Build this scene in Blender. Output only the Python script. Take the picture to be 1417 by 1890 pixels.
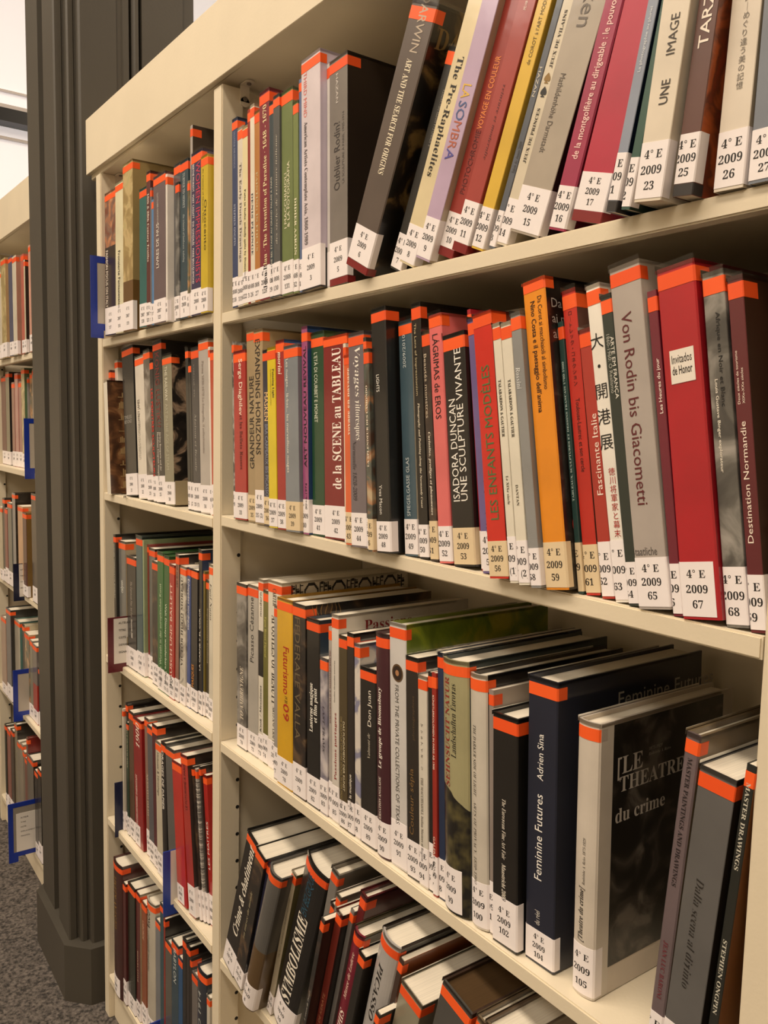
import bpy, bmesh, math, random, unicodedata
from mathutils import Vector, Matrix

for o in list(bpy.data.objects):
    bpy.data.objects.remove(o)
SC = bpy.context.scene
COL = SC.collection

# ------------------------------------------------------------------ camera
cam_data = bpy.data.cameras.new('camera')
cam = bpy.data.objects.new('camera', cam_data)
COL.objects.link(cam)
cam_data.sensor_fit = 'HORIZONTAL'
cam_data.sensor_width = 36.0
cam_data.lens = 1539.56 / 1417.0 * 36.0
cam_data.clip_start = 0.02
cam.matrix_world = Matrix((
    (0.58184083, -0.09185579, 0.80809886, 0.0),
    (0.81300628, 0.03886732, -0.58095621, -0.56),
    (0.02195555, 0.99501349, 0.09729393, 1.3692),
    (0, 0, 0, 1)))
SC.camera = cam

# ------------------------------------------------------------------ world, lights, exposure
world = bpy.data.worlds.new('world')
SC.world = world
world.use_nodes = True
world.node_tree.nodes['Background'].inputs[0].default_value = (1.0, 0.9, 0.78, 1)
world.node_tree.nodes['Background'].inputs[1].default_value = 0.1


def area_light(name, loc, rot, sx, sy, power, col):
    d = bpy.data.lights.new(name, 'AREA')
    d.shape = 'RECTANGLE'
    d.size, d.size_y = sx, sy
    d.energy = power
    d.color = col
    o = bpy.data.objects.new(name, d)
    o.location = loc
    o.rotation_euler = rot
    COL.objects.link(o)
    return o


WARM = (1.0, 0.85, 0.69)
area_light('aisle_ceiling_lamp', (-0.9, -1.35, 4.2), (0, 0, 0), 4.6, 0.5, 158, WARM)
area_light('second_aisle_lamp', (-2.4, -3.15, 4.2), (0, 0, 0), 8.8, 1.3, 165, (1.0, 0.9, 0.78))
area_light('far_aisle_lamp', (-4.9, -1.2, 4.2), (0, 0, 0), 1.8, 0.4, 34, WARM)
area_light('added_pier_fill', (-0.6, 1.9, 4.2), (0, 0, 0), 3.6, 0.5, 80, WARM)  # unseen fill light, added behind the bookcase to brighten the pier's upper side
SC.view_settings.view_transform = 'Standard'
SC.view_settings.look = 'None'
SC.view_settings.gamma = 1.0
SC.view_settings.use_curve_mapping = False
SC.view_settings.exposure = -0.12
SC.cycles.max_bounces = 8
SC.cycles.diffuse_bounces = 4
SC.cycles.glossy_bounces = 3

U = 0.56            # metres per calibration unit
ZF = 2.445          # eye height in the same units


def wx(v):
    return v * U


def wz(v):
    return (v + ZF) * U


# ------------------------------------------------------------------ materials
MATS = {}


def hexlin(h):
    r = [int(h[i:i + 2], 16) / 255 for i in (0, 2, 4)]
    return tuple(c / 12.92 if c <= .04045 else ((c + .055) / 1.055) ** 2.4 for c in r) + (1,)


def mul(c, k):
    return tuple(min(1, v * k) for v in c[:3]) + (1,)


def base_mat(name, rough=.5, coat=0., spec=.5):
    m = bpy.data.materials.new(name)
    m.use_nodes = True
    nt = m.node_tree
    b = nt.nodes['Principled BSDF']
    b.inputs['Roughness'].default_value = rough
    b.inputs['Specular IOR Level'].default_value = spec
    b.inputs['Coat Weight'].default_value = coat
    b.inputs['Coat Roughness'].default_value = .1
    return m, nt, b


def mat(h, rough=.5, coat=0., spec=.5):
    k = ('plain', h, rough, coat, spec)
    if k not in MATS:
        m, nt, b = base_mat('paint_' + h, rough, coat, spec)
        b.inputs['Base Color'].default_value = hexlin(h)
        MATS[k] = m
    return MATS[k]


def film_mat():
    m = bpy.data.materials.new('clear_film')
    m.use_nodes = True
    nt = m.node_tree
    nt.nodes.remove(nt.nodes['Principled BSDF'])
    out = nt.nodes['Material Output']
    tr = nt.nodes.new('ShaderNodeBsdfTransparent')
    gl = nt.nodes.new('ShaderNodeBsdfGlossy')
    gl.inputs['Roughness'].default_value = .13
    fr = nt.nodes.new('ShaderNodeFresnel')
    fr.inputs['IOR'].default_value = 1.5
    mx = nt.nodes.new('ShaderNodeMixShader')
    no = nt.nodes.new('ShaderNodeTexNoise')
    no.inputs['Scale'].default_value = 30
    tc = nt.nodes.new('ShaderNodeTexCoord')
    bp = nt.nodes.new('ShaderNodeBump')
    bp.inputs['Strength'].default_value = .25
    bp.inputs['Distance'].default_value = .003
    nt.links.new(tc.outputs['Object'], no.inputs['Vector'])
    nt.links.new(no.outputs['Fac'], bp.inputs['Height'])
    nt.links.new(bp.outputs['Normal'], gl.inputs['Normal'])
    nt.links.new(bp.outputs['Normal'], fr.inputs['Normal'])
    nt.links.new(fr.outputs[0], mx.inputs[0])
    nt.links.new(tr.outputs[0], mx.inputs[1])
    nt.links.new(gl.outputs[0], mx.inputs[2])
    nt.links.new(mx.outputs[0], out.inputs[0])
    return m


FILM = film_mat()


def paint_mat(name, h, var=.06, scale=9., rough=.45, bump=.0, bscale=300., coat=0.):
    k = (name, h)
    if k in MATS:
        return MATS[k]
    m, nt, b = base_mat(name, rough, coat)
    c = hexlin(h)
    tc = nt.nodes.new('ShaderNodeTexCoord')
    no = nt.nodes.new('ShaderNodeTexNoise')
    no.inputs['Scale'].default_value = scale
    no.inputs['Detail'].default_value = 5
    cr = nt.nodes.new('ShaderNodeValToRGB')
    cr.color_ramp.elements[0].position = .35
    cr.color_ramp.elements[1].position = .68
    cr.color_ramp.elements[0].color = mul(c, 1 - var)
    cr.color_ramp.elements[1].color = mul(c, 1 + var)
    nt.links.new(tc.outputs['Object'], no.inputs['Vector'])
    nt.links.new(no.outputs['Fac'], cr.inputs['Fac'])
    nt.links.new(cr.outputs['Color'], b.inputs['Base Color'])
    if bump:
        n2 = nt.nodes.new('ShaderNodeTexNoise')
        n2.inputs['Scale'].default_value = bscale
        n2.inputs['Detail'].default_value = 3
        bp = nt.nodes.new('ShaderNodeBump')
        bp.inputs['Strength'].default_value = bump
        bp.inputs['Distance'].default_value = .001
        nt.links.new(tc.outputs['Object'], n2.inputs['Vector'])
        nt.links.new(n2.outputs['Fac'], bp.inputs['Height'])
        nt.links.new(bp.outputs['Normal'], b.inputs['Normal'])
    MATS[k] = m
    return m


PAL = {1: ['1c1a1a', 'b4b0a8', '55524e', '8c8882'], 2: ['2a1c18', 'b07a50', '3c5c58', 'c8b490'],
       3: ['14110f', '3c2c22', '1c1614', '6c5438'], 4: ['2a2826', '8c8880', '55524c', 'a8a29a'],
       5: ['55526c', 'b8b0b4', '8c868c', 'd0c8c4'], 6: ['c8c0b8', '30407c', 'd0c8bc', '3a4c8c'],
       7: ['8c7444', 'd0b884', '9c8854', 'b8b078'], 8: ['5c524a', 'c8c0b0', 'd0c8b8', 'b8b0a0'],
       9: ['1c1a1a', 'd0c8bc', '242222', 'c8c0b4'], 'green': ['4c5c14', '8c8c1c', '6c7c20', 'b0a030'],
       'lib': ['2c1a10', '7c5434', '4a2e1c', 'a07850'], 'portrait': ['14120f', 'b89c80', '2c2620', '5c4a3c'],
       'darwin': ['0e0c0a', '2c2014', '14100c', '8c7040'], 'corot': ['100e0c', '2a221c', '181410', '5c5048'],
       'crime': ['0c0b0a', '3c3630', '161412', '6c645a'], 'jungle': ['7c2c14', 'b85c28', '4c2414', '9c4820'],
       'land': ['201c18', '3c3428', '2a2620', '4c4030']}


def cover_mat(h, pat=None, bot=None, botz=0., H=.27, mid=None, midz=None, rough=.36, coat=.5, land=False, stripes=False):
    k = ('cover', h, pat, bot, round(botz * H, 3), mid, midz, round(H, 2) if (bot or mid or land) else 0, land, stripes)
    if k in MATS:
        return MATS[k]
    m, nt, b = base_mat('cover_' + h, rough, coat)
    N = nt.nodes
    L = nt.links
    tc = N.new('ShaderNodeTexCoord')
    c = hexlin(h)
    if pat:
        cols = [hexlin(x) for x in PAL[pat]]
        no = N.new('ShaderNodeTexNoise')
        no.inputs['Scale'].default_value = 26 if pat not in (9, 1) else 60
        no.inputs['Detail'].default_value = 4
        no.inputs['Distortion'].default_value = .8
        mp = N.new('ShaderNodeMapping')
        mp.inputs['Location'].default_value = (int(h, 16) % 7, 0.3, 0)
        if pat == 9:
            mp.inputs['Scale'].default_value = (.2, .2, 6)
        L.new(tc.outputs['Object'], mp.inputs['Vector'])
        L.new(mp.outputs['Vector'], no.inputs['Vector'])
        cr = N.new('ShaderNodeValToRGB')
        e = cr.color_ramp.elements
        e[0].position, e[0].color = .36, cols[0]
        e[1].position, e[1].color = .66, cols[3]
        for p, cc in ((.47, cols[2]), (.56, cols[1])):
            q = e.new(p)
            q.color = cc
        mx = N.new('ShaderNodeMix')
        mx.data_type = 'RGBA'
        mx.inputs['Factor'].default_value = .72
        mx.inputs['A'].default_value = c
        L.new(no.outputs['Fac'], cr.inputs['Fac'])
        L.new(cr.outputs['Color'], mx.inputs['B'])
        out = mx.outputs['Result']
    else:
        no = N.new('ShaderNodeTexNoise')
        no.inputs['Scale'].default_value = 14
        no.inputs['Detail'].default_value = 6
        cr = N.new('ShaderNodeValToRGB')
        cr.color_ramp.elements[0].position = .3
        cr.color_ramp.elements[1].position = .7
        cr.color_ramp.elements[0].color = mul(c, .88)
        cr.color_ramp.elements[1].color = mul(c, 1.1)
        L.new(tc.outputs['Object'], no.inputs['Vector'])
        L.new(no.outputs['Fac'], cr.inputs['Fac'])
        out = cr.outputs['Color']
    sep = N.new('ShaderNodeSeparateXYZ')
    L.new(tc.outputs['Object'], sep.inputs[0])

    def band(lo, hi, col, out):
        a = N.new('ShaderNodeMath')
        a.operation = 'GREATER_THAN'
        a.inputs[1].default_value = lo
        L.new(sep.outputs['Z'], a.inputs[0])
        d = N.new('ShaderNodeMath')
        d.operation = 'LESS_THAN'
        d.inputs[1].default_value = hi
        L.new(sep.outputs['Z'], d.inputs[0])
        g = N.new('ShaderNodeMath')
        g.operation = 'MULTIPLY'
        L.new(a.outputs[0], g.inputs[0])
        L.new(d.outputs[0], g.inputs[1])
        mx = N.new('ShaderNodeMix')
        mx.data_type = 'RGBA'
        L.new(g.outputs[0], mx.inputs['Factor'])
        L.new(out, mx.inputs['A'])
        mx.inputs['B'].default_value = hexlin(col)
        return mx.outputs['Result']
    if bot:
        out = band(-1, botz * H, bot, out)
    if mid:
        out = band(midz[0] * H, midz[1] * H, mid, out)
    if land:        # printed landscape: pale sky over a dark hill town
        n2 = N.new('ShaderNodeTexNoise')
        n2.inputs['Scale'].default_value = 30
        L.new(tc.outputs['Object'], n2.inputs['Vector'])
        ad = N.new('ShaderNodeMath')
        ad.operation = 'MULTIPLY_ADD'
        ad.inputs[1].default_value = .022
        L.new(n2.outputs['Fac'], ad.inputs[0])
        L.new(sep.outputs['Z'], ad.inputs[2])
        xx = N.new('ShaderNodeMath')
        xx.operation = 'MULTIPLY_ADD'
        xx.inputs[1].default_value = .55
        L.new(sep.outputs['X'], xx.inputs[0])
        L.new(ad.outputs[0], xx.inputs[2])
        lt = N.new('ShaderNodeMath')
        lt.operation = 'LESS_THAN'
        lt.inputs[1].default_value = .475 * H
        L.new(xx.outputs[0], lt.inputs[0])
        c3 = N.new('ShaderNodeValToRGB')
        c3.color_ramp.elements[0].position = .45
        c3.color_ramp.elements[0].color = hexlin('14120e')
        c3.color_ramp.elements[1].position = .75
        c3.color_ramp.elements[1].color = hexlin('5c5430')
        n3 = N.new('ShaderNodeTexNoise')
        n3.inputs['Scale'].default_value = 55
        L.new(tc.outputs['Object'], n3.inputs['Vector'])
        L.new(n3.outputs['Fac'], c3.inputs['Fac'])
        mx = N.new('ShaderNodeMix')
        mx.data_type = 'RGBA'
        L.new(lt.outputs[0], mx.inputs['Factor'])
        L.new(out, mx.inputs['A'])
        L.new(c3.outputs['Color'], mx.inputs['B'])
        out = mx.outputs['Result']
    L.new(out, b.inputs['Base Color'])
    # fine wrinkles of the plastic film
    n4 = N.new('ShaderNodeTexNoise')
    n4.inputs['Scale'].default_value = 38
    n4.inputs['Detail'].default_value = 2
    bp = N.new('ShaderNodeBump')
    bp.inputs['Strength'].default_value = .12
    bp.inputs['Distance'].default_value = .002
    L.new(tc.outputs['Object'], n4.inputs['Vector'])
    L.new(n4.outputs['Fac'], bp.inputs['Height'])
    L.new(bp.outputs['Normal'], b.inputs['Coat Normal'])
    MATS[k] = m
    return m


def page_mat(h='d8ccb4'):
    k = ('pages', h)
    if k in MATS:
        return MATS[k]
    m, nt, b = base_mat('paper_edges_' + h, .85, 0, .2)
    tc = nt.nodes.new('ShaderNodeTexCoord')
    mp = nt.nodes.new('ShaderNodeMapping')
    mp.inputs['Scale'].default_value = (900, 6, 6)
    no = nt.nodes.new('ShaderNodeTexNoise')
    no.inputs['Scale'].default_value = 1.0
    no.inputs['Detail'].default_value = 3
    cr = nt.nodes.new('ShaderNodeValToRGB')
    c = hexlin(h)
    cr.color_ramp.elements[0].position = .3
    cr.color_ramp.elements[0].color = mul(c, .84)
    cr.color_ramp.elements[1].position = .6
    cr.color_ramp.elements[1].color = c
    nt.links.new(tc.outputs['Object'], mp.inputs['Vector'])
    nt.links.new(mp.outputs['Vector'], no.inputs['Vector'])
    nt.links.new(no.outputs['Fac'], cr.inputs['Fac'])
    nt.links.new(cr.outputs['Color'], b.inputs['Base Color'])
    MATS[k] = m
    return m


SHELF_PAINT = paint_mat('shelf_enamel', 'dccfb5', .03, 6., .5, .12, 260.)
PIER_PAINT = paint_mat('pier_paint', '48433a', .07, 3., .5, .1, 150.)
TAPE = mat('f25c1e', .5, .1)
TAPE2 = mat('ea5218', .5, .1)
LABEL_WHITE = mat('ece4e2', .7, .25, .3)
LABEL_KRAFT = mat('dcc6a0', .7, .25, .3)
INK = mat('18120f', .6)
DARK = mat('17120d', .8)
METAL = mat('b8b0a0', .35)


# ------------------------------------------------------------------ mesh helpers
def link(name, me, mats, parent=None, loc=None):
    o = bpy.data.objects.new(name, me)
    COL.objects.link(o)
    for m in (mats if isinstance(mats, (list, tuple)) else [mats]):
        me.materials.append(m)
    if parent is not None:
        o.parent = parent
    if loc is not None:
        o.location = loc
    return o


def from_bm(bm, name):
    me = bpy.data.meshes.new(name)
    bm.to_mesh(me)
    bm.free()
    return me


def box_bm(bm, x0, x1, y0, y1, z0, z1, mi=0):
    v = [bm.verts.new((x, y, z)) for x in (x0, x1) for y in (y0, y1) for z in (z0, z1)]
    for f in ((0, 1, 3, 2), (4, 6, 7, 5), (0, 4, 5, 1), (2, 3, 7, 6), (0, 2, 6, 4), (1, 5, 7, 3)):
        fc = bm.faces.new([v[i] for i in f])
        fc.material_index = mi
    return v


def box(name, x0, x1, y0, y1, z0, z1, m, parent=None, bevel=0.0):
    cx, cy, cz = (x0 + x1) / 2, (y0 + y1) / 2, (z0 + z1) / 2
    bm = bmesh.new()
    box_bm(bm, x0 - cx, x1 - cx, y0 - cy, y1 - cy, z0 - cz, z1 - cz)
    if bevel:
        bmesh.ops.bevel(bm, geom=bm.edges[:], offset=bevel, segments=2, affect='EDGES')
    o = link(name, from_bm(bm, name), m, parent)
    o.location = (cx, cy, cz)
    return o


def empty(name, loc, label=None, cat=None, group=None):
    o = bpy.data.objects.new(name, None)
    COL.objects.link(o)
    o.location = loc
    o.empty_display_size = .05
    if label:
        o['label'] = label
        o['category'] = cat
    if group:
        o['group'] = group
    return o


def struct(o):
    o['kind'] = 'structure'
    return o


def cyl_bm(bm, c, r, h, axis='X', n=12):
    rot = {'X': Matrix.Rotation(math.pi / 2, 4, 'Y'), 'Y': Matrix.Rotation(math.pi / 2, 4, 'X'), 'Z': Matrix.Identity(4)}[axis]
    bmesh.ops.create_cone(bm, cap_ends=True, segments=n, radius1=r, radius2=r, depth=h, matrix=Matrix.Translation(c) @ rot)


# ------------------------------------------------------------------ lettering
_tc = bpy.data.curves.new('lettering_source', 'FONT')
_to = bpy.data.objects.new('lettering_source', _tc)
COL.objects.link(_to)
_tc.resolution_u = 2
TEXTS = {}


def styled(s, f):
    """serif styles use the bold serif alphabet of the built-in font; italics shear it, bold sans thickens the outline"""
    if f not in 'SIX':
        return s
    out = ''
    for ch in s:
        if 'A' <= ch <= 'Z':
            out += chr(0x1D400 + ord(ch) - 65)
        elif 'a' <= ch <= 'z':
            out += chr(0x1D41A + ord(ch) - 97)
        elif '0' <= ch <= '9':
            out += chr(0x1D7CE + ord(ch) - 48)
        else:
            d = unicodedata.normalize('NFD', ch)
            out += styled(d[0], f) if (len(d) > 1 and d[0].isascii()) else ch
    return out


def text_geo(s, f='s', align='LEFT', ls=1.0):
    """vertices and faces of a flat text; cap height about .7, origin at its left base line"""
    k = (s, f, align, ls)
    if k not in TEXTS:
        _tc.body = styled(s, f)
        _tc.shear = .22 if f in 'IX' else 0
        _tc.offset = 0 if 'M' in s else {'b': .008, 'I': -.012}.get(f, 0)
        _tc.align_x = align
        _tc.space_line = ls
        me = _to.to_mesh()
        vs = [(v.co.x, v.co.y) for v in me.vertices]
        fs = [tuple(p.vertices) for p in me.polygons]
        _to.to_mesh_clear()
        if vs:
            bb = (min(v[0] for v in vs), max(v[0] for v in vs), min(v[1] for v in vs), max(v[1] for v in vs))
        else:
            bb = (0, 1, 0, 1)
        TEXTS[k] = (vs, fs, bb)
    return TEXTS[k]


def clip_x(bm, lo, hi):
    for x, n in ((lo, (-1, 0, 0)), (hi, (1, 0, 0))):
        g = bm.verts[:] + bm.edges[:] + bm.faces[:]
        bmesh.ops.bisect_plane(bm, geom=g, plane_co=(x, 0, 0), plane_no=n, clear_outer=True)


def slice_x(bm, step=.0022):
    xs = [v.co.x for v in bm.verts]
    if not xs:
        return
    x = min(xs) + step
    while x < max(xs):
        g = bm.verts[:] + bm.edges[:] + bm.faces[:]
        bmesh.ops.bisect_plane(bm, geom=g, plane_co=(x, 0, 0), plane_no=(1, 0, 0))
        x += step


def put_text(name, geo, mp, m, parent, clip=None, warp=None):
    vs, fs, bb = geo
    bm = bmesh.new()
    bv = [bm.verts.new(mp(*v)) for v in vs]
    for f in fs:
        try:
            bm.faces.new([bv[i] for i in f])
        except ValueError:
            pass
    if clip:
        clip_x(bm, *clip)
    if warp:
        slice_x(bm)
        for v in bm.verts:
            v.co.y = warp(v.co.x) + v.co.y
    if not bm.faces:
        bm.free()
        return None
    return link(name, from_bm(bm, name), m, parent)


# ------------------------------------------------------------------ one book
RND = random.Random(4)


def strip_mesh(name, prof, z0, z1, off, m, parent):
    """a band wrapped round the spine: prof is a list of (x, y, nx, ny)"""
    bm = bmesh.new()
    a = [bm.verts.new((x + nx * off, y + ny * off, z0)) for x, y, nx, ny in prof]
    b = [bm.verts.new((x + nx * off, y + ny * off, z1)) for x, y, nx, ny in prof]
    c = [bm.verts.new((x + nx * .00002, y + ny * .00002, z0)) for x, y, nx, ny in prof]
    d = [bm.verts.new((x + nx * .00002, y + ny * .00002, z1)) for x, y, nx, ny in prof]
    n = len(prof)
    for i in range(n - 1):
        bm.faces.new((a[i], a[i + 1], b[i + 1], b[i]))
        bm.faces.new((b[i], b[i + 1], d[i + 1], d[i]))
        bm.faces.new((a[i + 1], a[i], c[i], c[i + 1]))
    bm.faces.new((a[n - 1], c[n - 1], d[n - 1], b[n - 1]))
    bm.faces.new((a[0], b[0], d[0], c[0]))
    return link(name, from_bm(bm, name), m, parent)


def make_book(row, key):
    X, Y, Z, w, H, lab, lean, num, label, kw = row
    far = key[0] == 'F'
    D = min(max(H * .8, .17), .242)
    root = empty('book', (X, Y, Z), label, 'book', GROUPS[key])
    root.rotation_euler = (0, math.radians(lean), 0)
    hard = kw.get('hard')
    rb = kw.get('rnd', 0) * w
    t = min(.0026 if hard else .0007, w * .22)
    cr = min(.0012 if hard else .0005, w * .2)
    c = kw['c']

    def yf(x):                       # spine surface
        u = 2 * x / w + 1
        return -rb * (1 - u * u)
    nseg = 10 if rb else 1
    O = [(-w, D), (-w, cr)]
    I = [(-w + t, D), (-w + t, t + .0005)]
    slots = [2, 0]
    for i in range(nseg + 1):
        x = -w + cr + (w - 2 * cr) * i / nseg
        O.append((x, yf(x)))
        xi = -w + t + (w - 2 * t) * i / nseg
        I.append((xi, t + yf(xi) * .9 + .0003))
        slots.append(0)
    slots = [2, 0] + [0] * nseg + [0, 1]
    O += [(0, cr), (0, D)]
    I += [(-t, t + .0005), (-t, D)]
    bm = bmesh.new()
    ob = [bm.verts.new((x, y, 0)) for x, y in O]
    ot = [bm.verts.new((x, y, H)) for x, y in O]
    ib = [bm.verts.new((x, y, 0)) for x, y in I]
    it = [bm.verts.new((x, y, H)) for x, y in I]
    n = len(O)
    for i in range(n - 1):
        s = slots[i]
        for q in ((ob[i], ob[i + 1], ot[i + 1], ot[i]), (ib[i + 1], ib[i], it[i], it[i + 1]),
                  (ot[i], ot[i + 1], it[i + 1], it[i]), (ob[i + 1], ob[i], ib[i], ib[i + 1])):
            f = bm.faces.new(q)
            f.material_index = s
    bm.faces.new((ob[0], ot[0], it[0], ib[0])).material_index = 2
    bm.faces.new((ot[-1], ob[-1], ib[-1], it[-1])).material_index = 1
    sm = cover_mat(c, kw.get('p'), kw.get('bot'), kw.get('botz', 0), H, kw.get('mid'), kw.get('midz'), land=bool(kw.get('land')))
    cv = kw.get('cover')
    pat = {'greenpaint': 'green', 'library': 'lib', 'railway': 'portrait', 'darwin': 'darwin', 'corot': 'corot',
           'waves': 3, 'land': 'land'}.get(cv)
    if kw.get('p2'):
        pat = 'jungle'
    side = kw.get('s')
    if pat:
        rm = cover_mat(side or c, pat)
    elif side:
        rm = cover_mat(side, None, kw.get('bot'), kw.get('botz', 0), H)
    else:
        rm = cover_mat(c, kw.get('p'), kw.get('bot'), kw.get('botz', 0), H)
    lm = cover_mat(kw.get('left') or (c if not hard else (side or c)), None)
    link('cover', from_bm(bm, 'cover'), [sm, rm, lm], root)
    # pages
    iz = .004 if hard else .0006
    bm = bmesh.new()
    px0, px1 = -w + t + .0002, -t - .0002
    if px1 - px0 > .001:
        y0, y1 = t + .0012, D - (.004 if hard else .0006)
        vb, vt = [], []
        k = 6 if rb else 1
        for i in range(k + 1):
            x = px0 + (px1 - px0) * i / k
            y = y0 + yf(x) * .85 * (1 if rb else 0) + .0006
            vb.append(bm.verts.new((x, y, iz)))
            vt.append(bm.verts.new((x, y, H - iz)))
        for x in (px1, px0):
            vb.append(bm.verts.new((x, y1, iz)))
            vt.append(bm.verts.new((x, y1, H - iz)))
        bm.faces.new(vt)
        bm.faces.new(vb[::-1])
        m_ = len(vb)
        for i in range(m_):
            j = (i + 1) % m_
            bm.faces.new((vb[i], vb[j], vt[j], vt[i]))
        link('page_block', from_bm(bm, 'page_block'), page_mat(kw.get('pg', 'e6dcc8')), root)
    else:
        bm.free()

    # lip of the clear library jacket standing above the boards
    if key[0] in 'ML' and w > .009:
        P = [(-w, D * .9), (-w, 0)] + [(-w + w * i / nseg, yf(-w + w * i / nseg)) for i in range(nseg + 1)][1:-1] + [(0, 0), (0, D * .9)]
        bm = bmesh.new()
        e = .0005
        q = []
        for x, y in P:
            dx = e if x == 0 else (-e if x == -w else 0)
            q.append((x + dx, y - (e if y < .01 else 0)))
        hz = H + .0015 + RND.random() * .0022
        a = [bm.verts.new((x, y, H - .003)) for x, y in q]
        b = [bm.verts.new((x, y, hz)) for x, y in q]
        for i in range(len(q) - 1):
            bm.faces.new((a[i], a[i + 1], b[i + 1], b[i]))
        link('clear_jacket', from_bm(bm, 'clear_jacket'), FILM, root)

    # wrapped bands
    def prof(right, left=.004, x1=0.0):
        P = [(-w, left, -1, 0), (-w, cr, -1, 0)]
        for i in range(nseg + 1):
            x = -w + cr + (w - 2 * cr) * i / nseg
            if x1 and x > x1:
                P.append((x1, yf(x1), 0, -1))
                return P
            P.append((x, yf(x), 0, -1))
        if right:
            P += [(0, cr, 1, 0), (0, right, 1, 0)]
        return P
    if not kw.get('notape'):
        tz = kw.get('tz', .018) * H + .0004
        th = .0105 + RND.random() * .002
        strip_mesh('orange_tape', prof(.008 + RND.random() * .012), H - tz - th, H - tz, .00025, TAPE if RND.random() < .6 else TAPE2, root)
    foot = 0
    if kw.get('redfoot') or kw.get('blackfoot'):
        foot = .0085
        strip_mesh('foot_band', prof(.012), .0004, foot, .00018, mat('7c1c1c' if kw.get('redfoot') else '2a2626', .4, .3), root)
    if not kw.get('nolabel'):
        if not lab:
            lab = .044
        lab = min(max(lab, .034), .056)
        lw = kw.get('labw')
        z0 = max(foot, .0016) + .0006
        x1 = -w * (1 - lw) - .0001 if (lw and lw < 1) else 0
        lb = strip_mesh('call_label', prof(0 if x1 else .007 + RND.random() * .004, .004, x1), z0, lab,
                        .0003, LABEL_KRAFT if kw.get('k') else LABEL_WHITE, root)
        if num and not kw.get('blank'):
            lines = ['4° E'] + num.split(' ', 1) if num != '4E' else ['4° E', '2007']
            hz = lab - z0
            em = min(.0086, hz / 4.3)
            pitch = min(em * 1.75, hz / 3.6)
            if key[0] == 'M' or w > .012:
                pitch = max(em * 1.2, min(pitch, em * (1.2 + .5 * RND.random())))
            sx = em
            bm = bmesh.new()
            lim_r = (x1 or 0) - .0012
            lim_l = -w + .0006
            wide = em * 2.15
            room = lim_r - lim_l
            cx_ = (lim_l + lim_r) / 2 if room > wide else lim_r - wide / 2
            for i, s in enumerate(lines):
                vs, fs, bb = text_geo(s, 'S')
                ox = cx_ - (bb[0] + bb[1]) / 2 * sx
                oz = z0 + hz / 2 + (1 - i) * pitch - .34 * em
                bv = [bm.verts.new((ox + vx * sx, -.00042, oz + vy * em)) for vx, vy in vs]
                for f in fs:
                    try:
                        bm.faces.new([bv[q] for q in f])
                    except ValueError:
                        pass
            clip_x(bm, lim_l, lim_r)
            if rb:
                slice_x(bm)
                for v in bm.verts:
                    v.co.y += yf(v.co.x)
            if bm.faces:
                link('call_number', from_bm(bm, 'call_number'), INK, lb)
            else:
                bm.free()
    # spine titles
    for (s, col, dr, z0, z1, xc, sz, f) in kw.get('t', []):
        if far:
            continue
        cjk = any(ord(ch) > 0x2fff for ch in s)
        xm = -w + xc * w
        tm = mat(col, .5, .1)
        hgt = sz * w
        if cjk:
            k = len(s)
            step = (z1 - z0) * H / k
            bm = bmesh.new()
            rs = min(step * .95, hgt * 1.25)
            for i, ch in enumerate(s):
                if ch in 'ー－':
                    ch = '｜'
                vs, fs, bb = text_geo(ch, 's')
                ox = xm - (bb[0] + bb[1]) / 2 * rs
                oz = z1 * H - (i + .5) * step - (bb[2] + bb[3]) / 2 * rs
                bv = [bm.verts.new((ox + a * rs, -.0003, oz + b_ * rs)) for a, b_ in vs]
                for q in fs:
                    try:
                        bm.faces.new([bv[j] for j in q])
                    except ValueError:
                        pass
            link('title', from_bm(bm, 'title'), tm, root)
            continue
        geo = text_geo(s, f)
        bb = geo[2]
        Lw = max(bb[1] - bb[0], .01)
        v = hgt / .82
        span = (z1 - z0) * H if dr != 'H' else .8 * w
        u = span / Lw
        if dr == 'H':
            v = (z1 - z0) * H / .75
            u = min(u, v * 1.1)
        if u > 1.5 * v:
            u = 1.5 * v
        if u < .42 * v:
            v = u / .42
        half = (bb[0] + bb[1]) / 2 * u
        vm = .36 * v
        zc = (z0 + z1) / 2 * H
        e = -.0003
        if dr == 'D':
            mp = lambda a, b_: (xm + b_ * v - vm, e, zc - (a * u - half))
        elif dr == 'U':
            mp = lambda a, b_: (xm - b_ * v + vm, e, zc + (a * u - half))
        else:
            mp = lambda a, b_: (xm + a * u - half, e, zc + b_ * v - vm)
        put_text('title', geo, mp, tm, root, clip=(-w + .0004, -.0004), warp=yf if rb else None)

    def side_text(s, col, y, z, h, f='S', xs=1.0, rot=False):
        geo = text_geo(s, f)
        v = h / .7
        mp = lambda a, b_: (.0003, y + a * v * xs, z + b_ * v)
        return put_text('cover_title', geo, mp, mat(col, .5, .1), root)
    if cv == 'corot':
        side_text('Da Corot', 'a8a49c', .006, H * .9, .0085, 's')
        side_text('ai macchiaioli', 'a8a49c', .006, H * .85, .0085, 's')
        side_text('al simbolismo', 'a8a49c', .006, H * .80, .0085, 's')
        bm = bmesh.new()
        bmesh.ops.create_circle(bm, cap_ends=True, radius=.0105, segments=24,
                                matrix=Matrix.Translation((.0003, .022, H * .205)) @ Matrix.Rotation(math.pi / 2, 4, 'Y'))
        link('publisher_disc', from_bm(bm, 'publisher_disc'), mat('c02c20', .5, .2), root)
        geo = text_geo('SKIRA', 's')
        put_text('cover_title', geo, lambda a, b_: (.0005, .0135 + a * .0068, H * .205 - .0035 + b_ * .0105), mat('e8e0d4'), root)
    elif cv == 'passions':
        side_text('Passions', '8c1c20', .04, H * .91, .0145, 'S')
    elif cv == 'darwin':
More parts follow.
